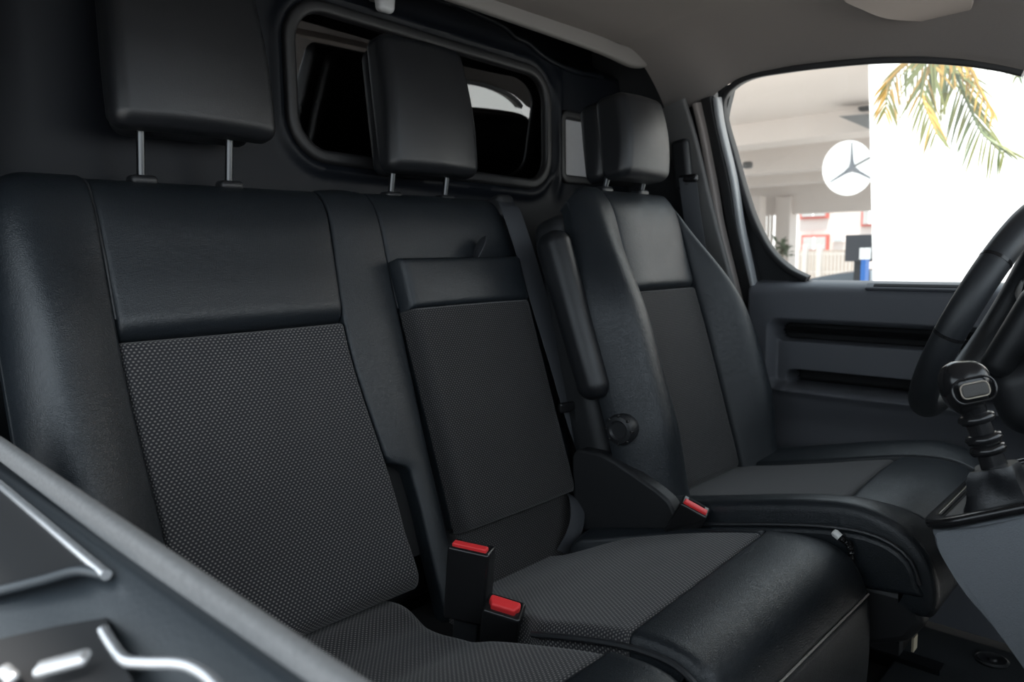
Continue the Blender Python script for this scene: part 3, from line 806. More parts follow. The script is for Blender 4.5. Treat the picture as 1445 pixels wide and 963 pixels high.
# cushion
FE_ = Frame([(0.90, 0.375), (0.82, 0.385), (0.72, 0.405), (0.62, 0.428), (0.52, 0.452), (0.44, 0.468), (0.375, 0.473), (0.325, 0.462), (0.290, 0.435), (0.275, 0.395), (0.274, 0.36), (0.285, 0.33)], zero=(0.52, 0.452), side=1)
if FE_(0, 0, 1.0)[2] < FE_(0, 0, 0)[2]: FE_.Nn *= -1
te = lambda y: FE_.at_y(y)
TDc = lambda u: te(0.455) - 0.02 * (u - 0.5)
c0 = lambda t: 1.325 - 0.01 * sst(-0.1, 0.1, t); c1 = lambda t: 1.665 + 0.01 * sst(-0.1, 0.1, t)
panel('cushion_cloth', 'fabric_fine', drv, FE_, c0, c1, te(0.86), TDc, d=lambda x, t, u, v: -0.004, r=(0.008, 0.008, 0.01, 0.014), depth=0.10, nx=34, nt=40)
panel('cushion_front', 'leather', drv, FE_, c0, c1, TDc, FE_.tmax - 0.005, d=lambda x, t, u, v: 0.006 * math.sin(math.pi * u), r=(0.006, 0.006, 0.016, 0.01), depth=0.10, nx=34, nt=40)
def dcb(s):
    def f(x, t, u, v):
        q = u if s < 0 else 1 - u
        return 0.020 * math.sin(math.pi * (0.3 + 0.7 * q)) * sst(-0.42, -0.25, t) * sst(0.26, 0.10, t) + 0.002
    return f
panel('cushion_bolster', 'leather', drv, FE_, 1.213, c0, te(0.84), FE_.tmax - 0.005, d=dcb(-1), r=(0.016, 0.006, 0.03, 0.01), depth=0.045, nx=30, nt=56)
panel('cushion_bolster', 'leather', drv, FE_, c1, 1.775, te(0.84), FE_.tmax - 0.005, d=dcb(1), r=(0.006, 0.03, 0.03, 0.01), depth=0.10, nx=30, nt=56)
# near side facing with its cord
top = [(t, FE_(1.21, t, -0.022)) for t in np.linspace(te(0.82), te(0.30) + 0.06, 26)]
sv = [p for _, p in top]
poly = [(p[1], p[2]) for p in sv] + [(0.285, 0.372), (0.40, 0.358), (0.55, 0.352), (0.82, 0.345)]
n = len(poly); V = [(1.207, a, b) for a, b in poly] + [(1.26, a, b) for a, b in poly]
g = G(); g.add(V, [tuple(range(n))[::-1], tuple(range(n, 2 * n))] + [(i, (i + 1) % n, n + (i + 1) % n, n + i) for i in range(n)])
o = link('side_facing', g, 'leather', drv, sharp=30)
bv = o.modifiers.new('bevel', 'BEVEL'); bv.width = 0.01; bv.segments = 3; bv.limit_method = 'ANGLE'
g = G(); g.add(*sweep([np.array((1.2085, p[1], p[2] + 0.003)) for p in sv], circ(0.0034, 8))); link('cushion_piping', g, 'piping', drv)
tg_ = onplane(1292, 908, (0, 0.36, 0), (0, 1, 0))
g = G(); g.add(*box(tg_[0] - 0.012, tg_[0] + 0.012, 0.36, 0.364, tg_[2] - 0.014, tg_[2] + 0.014)); link('paper_tag', g, plain('tag_beige', (0.40, 0.36, 0.27), 0.8), drv, label='small beige paper tag')
# plinth under the cushion
poly = [(0.80, 0.36), (0.30, 0.37), (0.285, 0.33), (0.31, 0.29), (0.37, 0.262), (0.50, 0.25), (0.80, 0.25)]
g = G(); g.add(*prism(poly, 0, 1.216, 1.755)); o = link('seat_plinth', g, 'shell', drv)
bv = o.modifiers.new('bevel', 'BEVEL'); bv.width = 0.012; bv.segments = 3; bv.limit_method = 'ANGLE'
for x in (1.30, 1.68):
    g = G(); g.add(*box(x - 0.02, x + 0.02, 0.36, 0.82, 0.0, 0.03)); r_ = link('seat_rail', g, 'chrome', drv)
    g = G(); g.add(*box(x - 0.014, x + 0.014, 0.44, 0.80, 0.03, 0.26)); link('rail_leg', g, 'gap', drv)

# =================================================================== BELTS AND BUCKLES
def strap(name, P, wd, up, mat='webbing', parent=None, **k):
    g = G(); g.add(*sweep(smooth_path(P, 8), rectp(wd, 0.0022, 0.001), up=up)); return link(name, g, mat, parent, **k)
bt = root('seat_belt', (1.29, 1.0, 0.3), 'dark seat belt hanging down the inner edge of the double bench', 'seat belt')
P = [onY(712, 284, 1.165), onY(722, 300, 1.132), onY(742, 360, 1.095), onY(766, 440, 1.05), onY(789, 515, 1.01), onY(806, 574, 0.985)]
strap('webbing', P, 0.046, lambda i: (-0.30, -0.93, 0.2), parent=bt)
P2 = [onY(806, 574, 0.985), onY(822, 620, 0.97), onY(848, 672, 0.955), onY(876, 728, 0.945), onY(890, 770, 0.94)]
strap('webbing', P2, 0.046, lambda i: (-0.30, -0.93, 0.2), parent=bt)
tc_ = onY(806, 574, 0.975)
V, F = rbox((0.062, 0.012, 0.022), 0.005, 3, 2)
tg = G(); tg.add(place(V, rotz(-0.3), tc_), F); tgo = link('belt_tongue', tg, 'gloss', bt)
pp = onY(822, 608, 0.960)
g = G(); g.add(*sweep([tc_ + np.array((0.004, -0.006, -0.006)), pp], rectp(0.018, 0.003, 0.001), up=(-0.3, -0.93, 0.2))); link('tongue_blade', g, 'chrome', tgo)

def buckle(label, top, axis, face, size, mode):
    """housing along -axis below the top centre; face = direction the broad side looks"""
    b = root('seat_belt_buckle', tuple(np.array(top) - np.array(axis) * size[2]), label, 'buckle', 'seat belt buckles')
    B = basis(axis, face)
    wdt, th, ln = size          # x: along face dir (thickness), y: width
    V, F = rbox((th, wdt, ln), 0.005, 3, 3)
    V = np.array(V); V[:, 2] -= ln / 2
    g = G(); g.add(place(V, B, top), F); h = link('housing', g, 'gloss', b)
    if mode == 0:
        V, F = rbox((th * 0.36, wdt * 0.82, 0.010), 0.0025, 3, 2); off = np.array((th * 0.20, 0, 0.0005))
    else:
        V, F = rbox((th * 0.52, wdt * 0.80, 0.014), 0.004, 3, 2); off = np.array((th * 0.06, 0, 0.003))
        V = np.array(V); V[:, 1] *= np.where(V[:, 0] > 0, 0.82, 1.0)
    g = G(); g.add(place(V, B, np.array(top) + B @ off), F); link('release_button', g, 'red', b)
    V, F = rbox((th * 0.16, wdt * 0.6, 0.003), 0.001, 2, 1)
    g = G(); g.add(place(V, B, np.array(top) + B @ np.array((-th * 0.28, 0, 0.0002))), F); link('tongue_slot', g, 'gap', b)
    st = [np.array(top) - np.array(axis) * ln * 0.9, np.array(top) - np.array(axis) * (ln + 0.05), np.array(top) - np.array(axis) * (ln + 0.09) + np.array((0, 0.02, -0.02))]
    g = G(); g.add(*sweep(smooth_path(st, 5), rectp(th * 0.5, wdt * 0.6, 0.003), up=lambda i: B[:, 1])); link('stalk', g, 'black', b)
    return b
nrm = lambda v: np.array(v, float) / np.linalg.norm(v)
t1 = onX(666, 771, 0.735)
buckle('upright seat belt buckle with narrow red button, taller of the pair on the bench', t1, nrm((0.02, -0.10, 0.99)), (-0.9, -0.42, 0), (0.066, 0.036, 0.115), 0)
t2 = onX(712, 856, 0.722)
buckle('low tilted seat belt buckle with broad red button in the bench cushion gap', t2, nrm((-0.22, -0.36, 0.9)), (-0.85, -0.5, 0), (0.056, 0.036, 0.09), 1)
t3 = onX(982, 714, 1.185)
buckle('seat belt buckle with red button beside the driver cushion', t3, nrm((-0.1, -0.5, 0.86)), (-0.9, -0.4, 0), (0.054, 0.032, 0.09), 0)

# driver's belt on the pillar
db = root('seat_belt', (1.80, 1.10, 1.0), 'black seat belt with height slider on the pillar behind the driver headrest', 'seat belt')
ctr = onR(963, 232, -0.045)
V, F = rbox((0.03, 0.05, 0.13), 0.014, 4, 3)
g = G(); g.add(place(V, rotx(-0.12), ctr), F); link('height_slider', g, 'black', db)
c2 = onR(972, 252, -0.06)
V, F = rbox((0.02, 0.055, 0.022), 0.008, 3, 2)
g = G(); g.add(place(V, np.eye(3), c2), F); link('belt_guide', g, 'gloss', db)
P = [onR(970, 250, -0.065), onR(976, 300, -0.06), onR(988, 380, -0.06), onR(1000, 470, -0.06), onR(1015, 600, -0.05)]
strap('webbing', P, 0.046, lambda i: (-0.9, -0.35, 0), parent=db)

# =================================================================== DASHBOARD, GEAR LEVER, WHEEL
dash = root('dashboard', (1.08, 0.0, 0.0), 'grey plastic dashboard console carrying the gear lever', 'dashboard')
prof = [(0.218, 0.573), (0.224, 0.560), (0.217, 0.545), (0.195, 0.522), (0.158, 0.487), (0.122, 0.443), (0.06, 0.36), (0.0, 0.27), (-0.10, 0.20), (-0.25, 0.18), (-0.25, 0.66), (-0.05, 0.70), (0.05, 0.655), (0.134, 0.614)]
prof = [tuple(p[1:]) for p in smooth_path([(0, a, b) for a, b in prof], 4, closed=True)]
def cons_x(y, z): return 0.95 - 0.02 * sst(0.62, 0.50, z) + 0.02 * sst(0.17, 0.225, y)
n = len(prof); V = []; F = []
ins = np.array(prof).mean(0)
rings = []
for (dx_, sc) in ((0.0, 0.965), (0.003, 0.982), (0.008, 0.993), (0.016, 1.0), (0.33, 1.0)):
    ring_ = []
    for (a, b) in prof:
        y, z = ins[0] + (a - ins[0]) * sc, ins[1] + (b - ins[1]) * sc
        ring_.append(len(V)); V.append((cons_x(y, z) + dx_, y, z))
    rings.append(ring_)
for a, b in zip(rings[:-1], rings[1:]):
    F += [(a[i], a[(i + 1) % n], b[(i + 1) % n], b[i]) for i in range(n)]
F += [tuple(rings[0])[::-1], tuple(rings[-1])]
g = G(); g.add(V, F); link('console', g, 'dashgrey', dash, sharp=35)
tn = nrm((0, 0.041, 0.084)); tp0 = np.array((0, 0.218, 0.575))
def onT(px, py, h=0.0): return onplane(px, py, tp0 + tn * h, tn)
# black rim and well round the gear lever
sl = nrm((0, -0.084, 0.041))
def T(x, s, h=0.0): return np.array((x, 0.218, 0.575)) + sl * s + tn * h
ring_ = [T(x, s, 0.002) for x, s in rrect(0.955, 1.255, -0.012, 0.24, 0.04, 8)]
g = G(); g.add(*sweep(ring_, rectp(0.020, 0.012, 0.005), up=tn, closed=True)); link('gear_surround', g, 'gloss', dash)
a = [T(x, s, 0.001) for x, s in rrect(0.96, 1.25, -0.008, 0.235, 0.04, 8)]; b = [p - tn * 0.03 for p in a]; n = len(a)
g = G(); g.add(a + b, [tuple(range(n))[::-1], tuple(range(n, 2 * n))] + [(i, (i + 1) % n, n + (i + 1) % n, n + i) for i in range(n)])
link('gear_plate', g, 'black', dash, smooth=False)
# dash body (in front of the seats, out of the picture on the right)
g = G(); g.add(*prism([(-0.62, 0.30), (-0.12, 0.30), (-0.06, 0.62), (-0.10, 0.76), (-0.30, 0.84), (-0.62, 0.86)], 0, 0.25, 1.90))
o = link('dash_body', g, 'black', dash); bv = o.modifiers.new('bevel', 'BEVEL'); bv.width = 0.03; bv.segments = 4

# gear lever
gb = onT(1408, 712, 0.0)
GXX = gb[0]
kc = onX(1361, 552, GXX - 0.005)
gl = root('gear_lever', tuple(gb), 'black gear lever with ribbed neck and leather gaiter on grey console', 'gear lever')
neck0 = onX(1374, 580, GXX - 0.003); neck1 = onX(1403, 658, GXX)
ax = nrm(neck0 - neck1)
B = basis(ax, (-0.7, -0.7, 0))
# knob
VW = -FWD
V, F = rbox((0.060, 0.062, 0.056), 0.026, 6, 5)
V = np.array(V); f = np.clip((V[:, 2] + 0.028) / 0.056, 0, 1)
V[:, 0] *= 0.70 + 0.30 * f; V[:, 1] *= 0.66 + 0.34 * f
V[:, 2] += 0.008 * f * (1 - (V[:, 0] / 0.03) ** 2)
tilt_view = RIGHT
Bk2 = basis(nrm(np.array((0, 0.05, 1.0)) + ax * 0.15), (-FWD - RIGHT * 0.12))
g = G(); g.add(place(V, Bk2, kc), F); kn = link('gear_knob', g, 'gloss', gl, sharp=60)
fc = kc - FWD * 0.0285 + np.array((0, 0, 0.003)) - RIGHT * 0.006
fb = basis(nrm(-FWD + np.array((0, 0, 0.12)) - RIGHT * 0.12), RIGHT + np.array((0, 0, 0.22)))
pts = [fc + fb @ np.array((x, y, 0.0)) for x, y in rrect(-0.024, 0.024, -0.014, 0.014, 0.0125, 6)]
g = G(); g.add(*sweep(pts, circ(0.0014, 8), up=fb[:, 2], closed=True)); link('badge_ring', g, 'gloss', kn)
V, F = rbox((0.031, 0.0165, 0.006), 0.0028, 3, 3)
g = G(); g.add(place(V, fb, fc), F); link('knob_inset', g, plain('knob_inset', (0.045, 0.042, 0.039), 0.6, bump=0.4, bscale=900), kn)
pts = [fc + fb @ np.array((x, y, 0.002)) for x, y in rrect(-0.0158, 0.0158, -0.0084, 0.0084, 0.0062, 6)]
g = G(); g.add(*sweep(pts, circ(0.0008, 6), up=fb[:, 2], closed=True)); link('inset_ring', g, plain('inset_ring', (0.35, 0.30, 0.24), 0.4), kn)
# neck with ribs
L_ = np.linalg.norm(neck0 - neck1)
pr = [(0.0, -0.01), (0.015, -0.01)]
def rib(z, rr): return [(0.0135, z - 0.006), (rr - 0.002, z - 0.0045), (rr, z), (rr - 0.002, z + 0.0045), (0.0135, z + 0.006)]
for z, rr in ((L_ * 0.30, 0.020), (L_ * 0.50, 0.0205), (L_ * 0.86, 0.0205)): pr += rib(z, rr)
pr += [(0.0145, L_ + 0.005), (0.019, L_ + 0.014), (0.0, L_ + 0.016)]
g = G(); g.add(*lathe(pr, B, neck1, 28)); link('ribbed_neck', g, 'gloss', gl, sharp=50)
# gaiter: pinched at the neck, spreading to the console
V = []; F = []; nk = 24; nr = 9
for j in range(nr + 1):
    q = j / nr
    c = neck1 * (1 - q) + (gb + np.array((0.014, 0, 0))) * q
    for k in range(nk):
        a = 2 * math.pi * k / nk
        sq = 1 / max(abs(math.cos(a)), abs(math.sin(a))) ** 0.75
        rr = (0.0225 + 0.018 * q ** 0.7) * sq * (1 - 0.10 * math.sin(math.pi * q)) + 0.0022 * math.sin(5 * a + 4 * q)
        V.append(c + np.array((1, 0, 0)) * rr * math.cos(a) + (sl * q + np.array((0, -1, 0)) * (1 - q)) * rr * math.sin(a) * 0.95 + np.array((0, 0, 0.010)) * (1 - q) * (math.sin(a)))
for j in range(nr):
    for k in range(nk): F.append((j * nk + k, j * nk + (k + 1) % nk, (j + 1) * nk + (k + 1) % nk, (j + 1) * nk + k))
F.append(tuple(range(nk)))
g = G(); g.add(V, F); link('gaiter', g, 'leather_soft', gl, sharp=70)

# steering wheel
SW = np.array((1.49, 0.285, 0.790)); tl = math.radians(24)
wn_ = np.array((0, math.cos(tl), math.sin(tl))); wu = np.array((1.0, 0, 0)); ww = np.cross(wn_, wu)
sw = root('steering_wheel', tuple(SW), 'black leather steering wheel rim at the right edge of the picture', 'steering wheel')
RW = 0.187
path = [SW + RW * (math.cos(a) * wu + math.sin(a) * ww) for a in np.linspace(0, 2 * math.pi, 96, endpoint=False)]
g = G(); g.add(*sweep(path, [(0.0205 * math.cos(t), 0.023 * math.sin(t)) for t in np.linspace(0, 2 * math.pi, 18, endpoint=False)], up=wn_, closed=True))
link('rim', g, leather_mat('wheel_leather', (0.020, 0.022, 0.025), 0.42, 700, 0.15, 0.1), sw, sharp=70)
Bw = np.stack([wu, ww, wn_], 1)
V, F = rbox((0.18, 0.16, 0.05), 0.024, 5, 5)
g = G(); g.add(place(V, Bw, SW - wn_ * 0.065), F); link('airbag_hub', g, 'black', sw)
for a in (250, 290, 345):
    aa = math.radians(a); d_ = math.cos(aa) * wu + math.sin(aa) * ww
    g = G(); g.add(*sweep(smooth_path([SW - wn_ * 0.045 + d_ * 0.06, SW - wn_ * 0.03 + d_ * 0.12, SW - wn_ * 0.002 + d_ * (RW - 0.006)], 5), rectp(0.035, 0.016, 0.005), up=wn_)); link('spoke', g, 'black', sw)
for a in (172, 212):
    aa = math.radians(a)
    pa = [SW + RW * (math.cos(b) * wu + math.sin(b) * ww) for b in np.radians(np.linspace(a - 0.8, a + 0.8, 3))]
    g = G(); g.add(*sweep(pa, [(0.0211 * math.cos(t), 0.0236 * math.sin(t)) for t in np.linspace(0, 2 * math.pi, 18, endpoint=False)], up=wn_)); link('rim_joint', g, 'gloss', sw)
# column shroud and cluster hood belong to the dash
V, F = rbox((0.16, 0.30, 0.13), 0.045, 5, 4)
g = G(); g.add(place(V, rotx(-tl), (1.49, 0.12, 0.70)), F); link('column_shroud', g, 'black', dash, sharp=60)
V, F = rbox((0.36, 0.20, 0.16), 0.06, 6, 4)
g = G(); g.add(place(V, np.eye(3), (1.49, -0.02, 0.84)), F); link('cluster_hood', g, 'black', dash, sharp=60)
g = G(); g.add(*sweep(smooth_path([(1.42, 0.17, 0.745), (1.36, 0.175, 0.748), (1.31, 0.18, 0.75)], 6), circ(0.009, 12), scale=lambda q: 0.8 + 0.5 * q)); link('column_stalk', g, 'gloss', dash)

# =================================================================== SMALL THINGS IN THE CAB
sv_ = root('sun_visor', (1.70, 0.45, 1.40), 'folded pale grey sun visor under the headliner above the driver window', 'sun visor')
vp = [onZ(a, b, 1.372) for a, b in [(1185, -4), (1215, 14), (1250, 27), (1300, 31), (1345, 31), (1352, 22), (1368, 18), (1374, -4), (1360, -60), (1180, -60)]]
vp = smooth_path(vp, 3, closed=True); n = len(vp)
g = G(); g.add([p for p in vp] + [p + np.array((0, 0, 0.018)) for p in vp], [tuple(range(n))[::-1], tuple(range(n, 2 * n))] + [(i, (i + 1) % n, n + (i + 1) % n, n + i) for i in range(n)])
o = link('visor_panel', g, plain('visor_cloth', (0.34, 0.30, 0.275), 0.9, spec=0.1, bump=0.2, bscale=800), sv_, sharp=30)
bv = o.modifiers.new('bevel', 'BEVEL'); bv.width = 0.006; bv.segments = 3; bv.limit_method = 'ANGLE'
g = G(); pm = onZ(1362, 6, 1.382); g.add(*sweep([pm, pm + np.array((0.05, -0.03, 0.005)), pm + np.array((0.10, -0.05, 0.03))], circ(0.006, 8))); link('visor_hinge', g, 'pillar', sv_)

hk = root('coat_hook', tuple(onY(543, 8, 1.24)), 'small pale grey plastic hook above the rear window', 'hook')
V, F = rbox((0.042, 0.022, 0.040), 0.009, 4, 3)
V = np.array(V); V[:, 0] *= 1 + 0.25 * (V[:, 2] / 0.04)
g = G(); g.add(place(V, np.eye(3), onY(543, 3, 1.245)), F); link('hook_body', g, plain('hook_plastic', (0.42, 0.43, 0.44), 0.5), hk)
V, F = rbox((0.03, 0.03, 0.012), 0.004, 3, 2)
g = G(); g.add(place(V, np.eye(3), onY(543, 3, 1.245) + np.array((0, 0.02, 0.012))), F); link('hook_mount', g, 'pillar', hk)

# cord end sticking up between the seats
ce = onX(1188, 764, 1.192)
cr = root('cord_plug', tuple(ce - np.array((0, 0, 0.06))), 'black ribbed cord end with white tip poking up between the seats', 'cord')
pth = smooth_path([onX(1181, 755, 1.192), onX(1189, 762, 1.192), onX(1197, 770, 1.192), onX(1201, 780, 1.192), onX(1203, 800, 1.196)], 8)
g = G(); g.add(*sweep(pth, circ(0.0048, 10), scale=lambda q: 1 + 0.18 * math.sin(q * 60))); link('ribbed_sleeve', g, 'gloss', cr)
g = G(); g.add(*lathe([(0.0, -0.006), (0.0062, -0.006), (0.0066, 0.003), (0.005, 0.007), (0.0, 0.008)], basis(pth[0] - pth[5]), pth[0], 16)); link('white_tip', g, plain('white_plastic', (0.75, 0.75, 0.72), 0.4), cr)
g = G(); g.add(*sweep(smooth_path([pth[20], pth[20] + np.array((0.006, 0.003, 0.010)), pth[20] + np.array((0.012, 0.0, 0.0)), pth[20] + np.array((0.008, 0.0, -0.014))], 6), circ(0.002, 8))); link('cord_loop', g, 'gloss', cr)

# floor mat with its fixing stud, under the driver's feet
mt = root('floor_mat', (1.72, 0.2, 0.0), 'dark floor mat with round fixing stud in the driver footwell', 'floor mat')
V, F = rbox((0.46, 0.62, 0.014), 0.006, 3, 3)
g = G(); g.add(place(V, np.eye(3), (1.64, 0.14, 0.012)), F); link('mat_pad', g, plain('mat_pile', (0.022, 0.026, 0.030), 0.95, noise=0.4, nscale=500, bump=0.5, bscale=700), mt)
sp = onZ(1400, 932, 0.022)
g = G(); g.add(*lathe([(0.0, 0.0), (0.030, 0.0), (0.032, 0.004), (0.027, 0.007), (0.022, 0.004), (0.010, 0.004), (0.008, 0.008), (0.0, 0.008)], np.eye(3), sp - np.array((0, 0, 0.003)), 28)); link('fixing_stud', g, 'black', mt)

# =================================================================== OUTSIDE THE DRIVER'S WINDOW
GZ = -0.72
g = G(); g.add(*box(-12, 60, -40, 40, GZ - 0.1, GZ)); link('ground', g, 'ground', kind='structure', smooth=False)

# tall white wall of the building close to the van
ww_ = root('white_building', (6.0, -3, GZ), 'tall plain white building wall right outside the driver window', 'building')
y_lo, y_hi = onX(1232, 397, 6.0)[1], onX(1225.5, 85, 6.0)[1]
z_lo, z_hi = onX(1232, 397, 6.0)[2], onX(1225.5, 85, 6.0)[2]
sh = (y_hi - y_lo) / (z_hi - z_lo)
ye = lambda z: y_lo + (z - z_lo) * sh
V = [(6.0, -14, GZ), (6.0, ye(GZ), GZ), (6.0, ye(3.4), 3.4), (6.0, -14, 7), (6.35, -14, GZ), (6.35, ye(GZ), GZ), (6.35, ye(3.4), 3.4), (6.35, -14, 7)]
g = G(); g.add(V, [(0, 1, 2, 3), (7, 6, 5, 4), (0, 4, 5, 1), (1, 5, 6, 2), (2, 6, 7, 3), (3, 7, 4, 0)]); link('rendered_wall', g, 'white', ww_, smooth=False)
V, F = box(5.97, 6.0, -1.2, -0.5, 1.9, 2.3)
g = G(); g.add(V, F); link('orange_panel', g, plain('orange_paint', (0.75, 0.25, 0.10), 0.6), ww_, smooth=False)

# open hall: soffit, stepped beams, posts
hall = root('open_hall', (10.0, 4.0, GZ), 'open pale hall with ceiling beams and posts beside the white wall', 'building')
Y0h, Y1h = 2.03, 16.0
def zat(px, py, X): return onX(px, py, X)[2]
xA = 8.0; zA = zat(1128, 165, xA); zB = zat(1128, 196, xA)
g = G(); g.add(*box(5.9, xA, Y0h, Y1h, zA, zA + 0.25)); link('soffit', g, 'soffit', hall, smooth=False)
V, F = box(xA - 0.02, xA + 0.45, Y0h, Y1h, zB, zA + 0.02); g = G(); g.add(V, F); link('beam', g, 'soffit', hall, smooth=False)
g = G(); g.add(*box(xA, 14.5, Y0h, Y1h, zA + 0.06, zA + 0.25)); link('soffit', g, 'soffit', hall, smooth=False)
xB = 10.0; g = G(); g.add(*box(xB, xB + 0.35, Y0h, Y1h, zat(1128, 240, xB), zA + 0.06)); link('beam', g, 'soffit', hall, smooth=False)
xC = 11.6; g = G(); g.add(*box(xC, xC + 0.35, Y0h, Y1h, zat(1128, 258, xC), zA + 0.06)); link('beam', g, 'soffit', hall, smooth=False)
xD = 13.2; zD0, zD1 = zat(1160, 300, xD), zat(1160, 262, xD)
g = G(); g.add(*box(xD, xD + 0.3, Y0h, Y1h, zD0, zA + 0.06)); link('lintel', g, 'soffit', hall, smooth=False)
def post(p0, p1, X, th=0.2):
    a, b = onX(p0, 340, X)[1], onX(p1, 340, X)[1]
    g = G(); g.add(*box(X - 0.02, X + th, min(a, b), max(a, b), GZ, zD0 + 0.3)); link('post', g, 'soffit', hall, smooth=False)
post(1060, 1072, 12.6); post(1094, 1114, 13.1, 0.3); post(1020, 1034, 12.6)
# low wall / window bars on the left of the posts
for px in (1078, 1083, 1088, 1056):
    a = onX(px, 340, 13.3)[1]
    g = G(); g.add(*box(13.3, 13.34, a - 0.02, a + 0.02, GZ, zD0)); link('window_bar', g, 'soffit', hall, smooth=False)
# dark louvre box under the soffit
q = [onX(a, b, 7.55) for a, b in [(1183, 164), (1236, 160), (1236, 182), (1226, 182)]]
g = G(); n = 4; g.add([tuple(p) for p in q] + [(p[0] + 0.3, p[1], p[2]) for p in q], [(0, 1, 2, 3), (7, 6, 5, 4)] + [(i, (i + 1) % 4, 4 + (i + 1) % 4, 4 + i) for i in range(4)])
link('dark_louvre', g, plain('louvre_grey', (0.20, 0.20, 0.20), 0.7), hall, smooth=False)
for px, py in ((1055, 233), (1221, 150)):
    p = onX(px, py, 9.6 if px < 1100 else 7.95); V, F = rbox((0.10, 0.12, 0.09), 0.03, 3, 2)
    g = G(); g.add(place(V, np.eye(3), p), F); link('ceiling_spotlight', g, 'pillar', hall)

# round white sign with three-armed star
sign_m = plain('sign_white_glow', (0.92, 0.92, 0.91), 0.5)
sign_m.node_tree.nodes['Principled BSDF'].inputs['Emission Color'].default_value = (1, 1, 0.99, 1)
sign_m.node_tree.nodes['Principled BSDF'].inputs['Emission Strength'].default_value = 0.55  # glow added to make the disc whiter, not a known light source
sg = root('round_star_sign', tuple(onX(1198, 237, 7.0)), 'round white sign with a grey three-pointed star beyond the driver window', 'sign')
sc_ = onX(1198, 237, 7.0)
rs = np.linalg.norm(onX(1198, 198, 7.0) - onX(1198, 276, 7.0)) / 2
sn = nrm((-0.72, -0.66, 0.02))
Bs = basis(sn, np.cross(np.array((0, 0, 1.0)), sn))
g = G(); g.add(*lathe([(0.0, -0.05), (rs * 0.97, -0.05), (rs, -0.02), (rs * 0.99, 0.0), (0.0, 0.0)], Bs @ np.diag((0.92, 1, 1)), sc_, 48)); link('disc', g, sign_m, sg, sharp=30)
V = []; F = []
for k in range(3):
    a = math.radians(90 + 120 * k + 2)
    e = np.array((math.cos(a), math.sin(a), 0)); pz = np.array((-math.sin(a), math.cos(a), 0))
    o = len(V)
    cc_ = np.array((0.10, -0.02, 0)) * rs
    for p in (cc_ + np.array((0, 0, 0.06)), cc_ + e * 0.22 * rs * 0 + pz * 0.13 * rs, cc_ - pz * 0.13 * rs, cc_ + e * rs * 0.94 + pz * 0.02 * rs, cc_ + e * rs * 0.94 - pz * 0.02 * rs, cc_ + e * rs * 0.30 + pz * 0.055 * rs, cc_ + e * rs * 0.30 - pz * 0.055 * rs):
        V.append(Bs @ (p + np.array((0, 0, 0.006))) + sc_)
    # solid wedge: ridge apex 0, base 1,2 ; waist 5,6 ; tip 3,4
    F += [(o, o + 1, o + 5), (o, o + 5, o + 6), (o, o + 6, o + 2), (o + 5, o + 3, o + 4, o + 6), (o + 1, o + 2, o + 6, o + 5)]
g = G(); g.add(V, F); link('star', g, plain('star_grey', (0.22, 0.23, 0.25), 0.45), sg, smooth=False)
g = G(); g.add(*sweep([sc_ + Bs @ np.array((0.15 * rs, 0.05 * rs, 0.03)), sc_ + Bs @ np.array((1.0 * rs, 0.50 * rs, 0.02))], circ(0.008, 8))); link('rod', g, 'pillar', sg)
g = G(); g.add(*sweep([np.array((sc_[0] + 0.19, sc_[1] - 0.13, sc_[2])) - sn * 0.04, np.array((6.75, 1.75, sc_[2])), np.array((6.352, 1.62, sc_[2]))], circ(0.025, 8))); link('wall_bracket', g, 'pillar', sg)

# pale house across the street, with red window surrounds
hs = root('house', (24.0, 7.0, GZ), 'pale house with red framed windows across the street', 'house')
XH = 24.0
def hb(a, b, c, d, x0, x1):
    p, q_ = onX(a, b, XH), onX(c, d, XH)
    return box(x0, x1, min(p[1], q_[1]), max(p[1], q_[1]), min(p[2], q_[2]), max(p[2], q_[2]))
g = G(); g.add(*hb(1128, 250, 1290, 420, XH, XH + 3)); link('wall', g, plain('house_render', (0.52, 0.455, 0.42), 0.9), hs, smooth=False)
redm = plain('red_trim', (0.42, 0.10, 0.08), 0.7)
for (a, b, c, d) in ((1136, 335, 1167, 352), (1134, 300, 1167, 305), (1221, 288, 1240, 316)):
    g = G(); g.add(*hb(a - 3, b - 3, c + 3, d + 3, XH - 0.12, XH)); f_ = link('window_frame', g, redm, hs, smooth=False)
    g = G(); g.add(*hb(a, b, c, d, XH - 0.16, XH - 0.10)); link('pane', g, plain('house_pane', (0.35, 0.34, 0.33), 0.3), f_, smooth=False)
    m_ = (a + c) / 2
    g = G(); g.add(*hb(m_ - 0.8, b, m_ + 0.8, d, XH - 0.2, XH - 0.15)); link('mullion', g, 'white', f_, smooth=False)
g = G(); g.add(*hb(1177, 336, 1192, 341, XH - 0.12, XH)); f_ = link('window_frame', g, 'white', hs, smooth=False)
g = G(); g.add(*hb(1178, 337, 1191, 340.5, XH - 0.15, XH - 0.1)); link('pane', g, plain('house_pane2', (0.33, 0.35, 0.36), 0.3), f_, smooth=False)
g = G(); g.add(*hb(1060, 280, 1120, 420, XH + 1, XH + 4)); link('side_wall', g, 'white', hs, smooth=False)

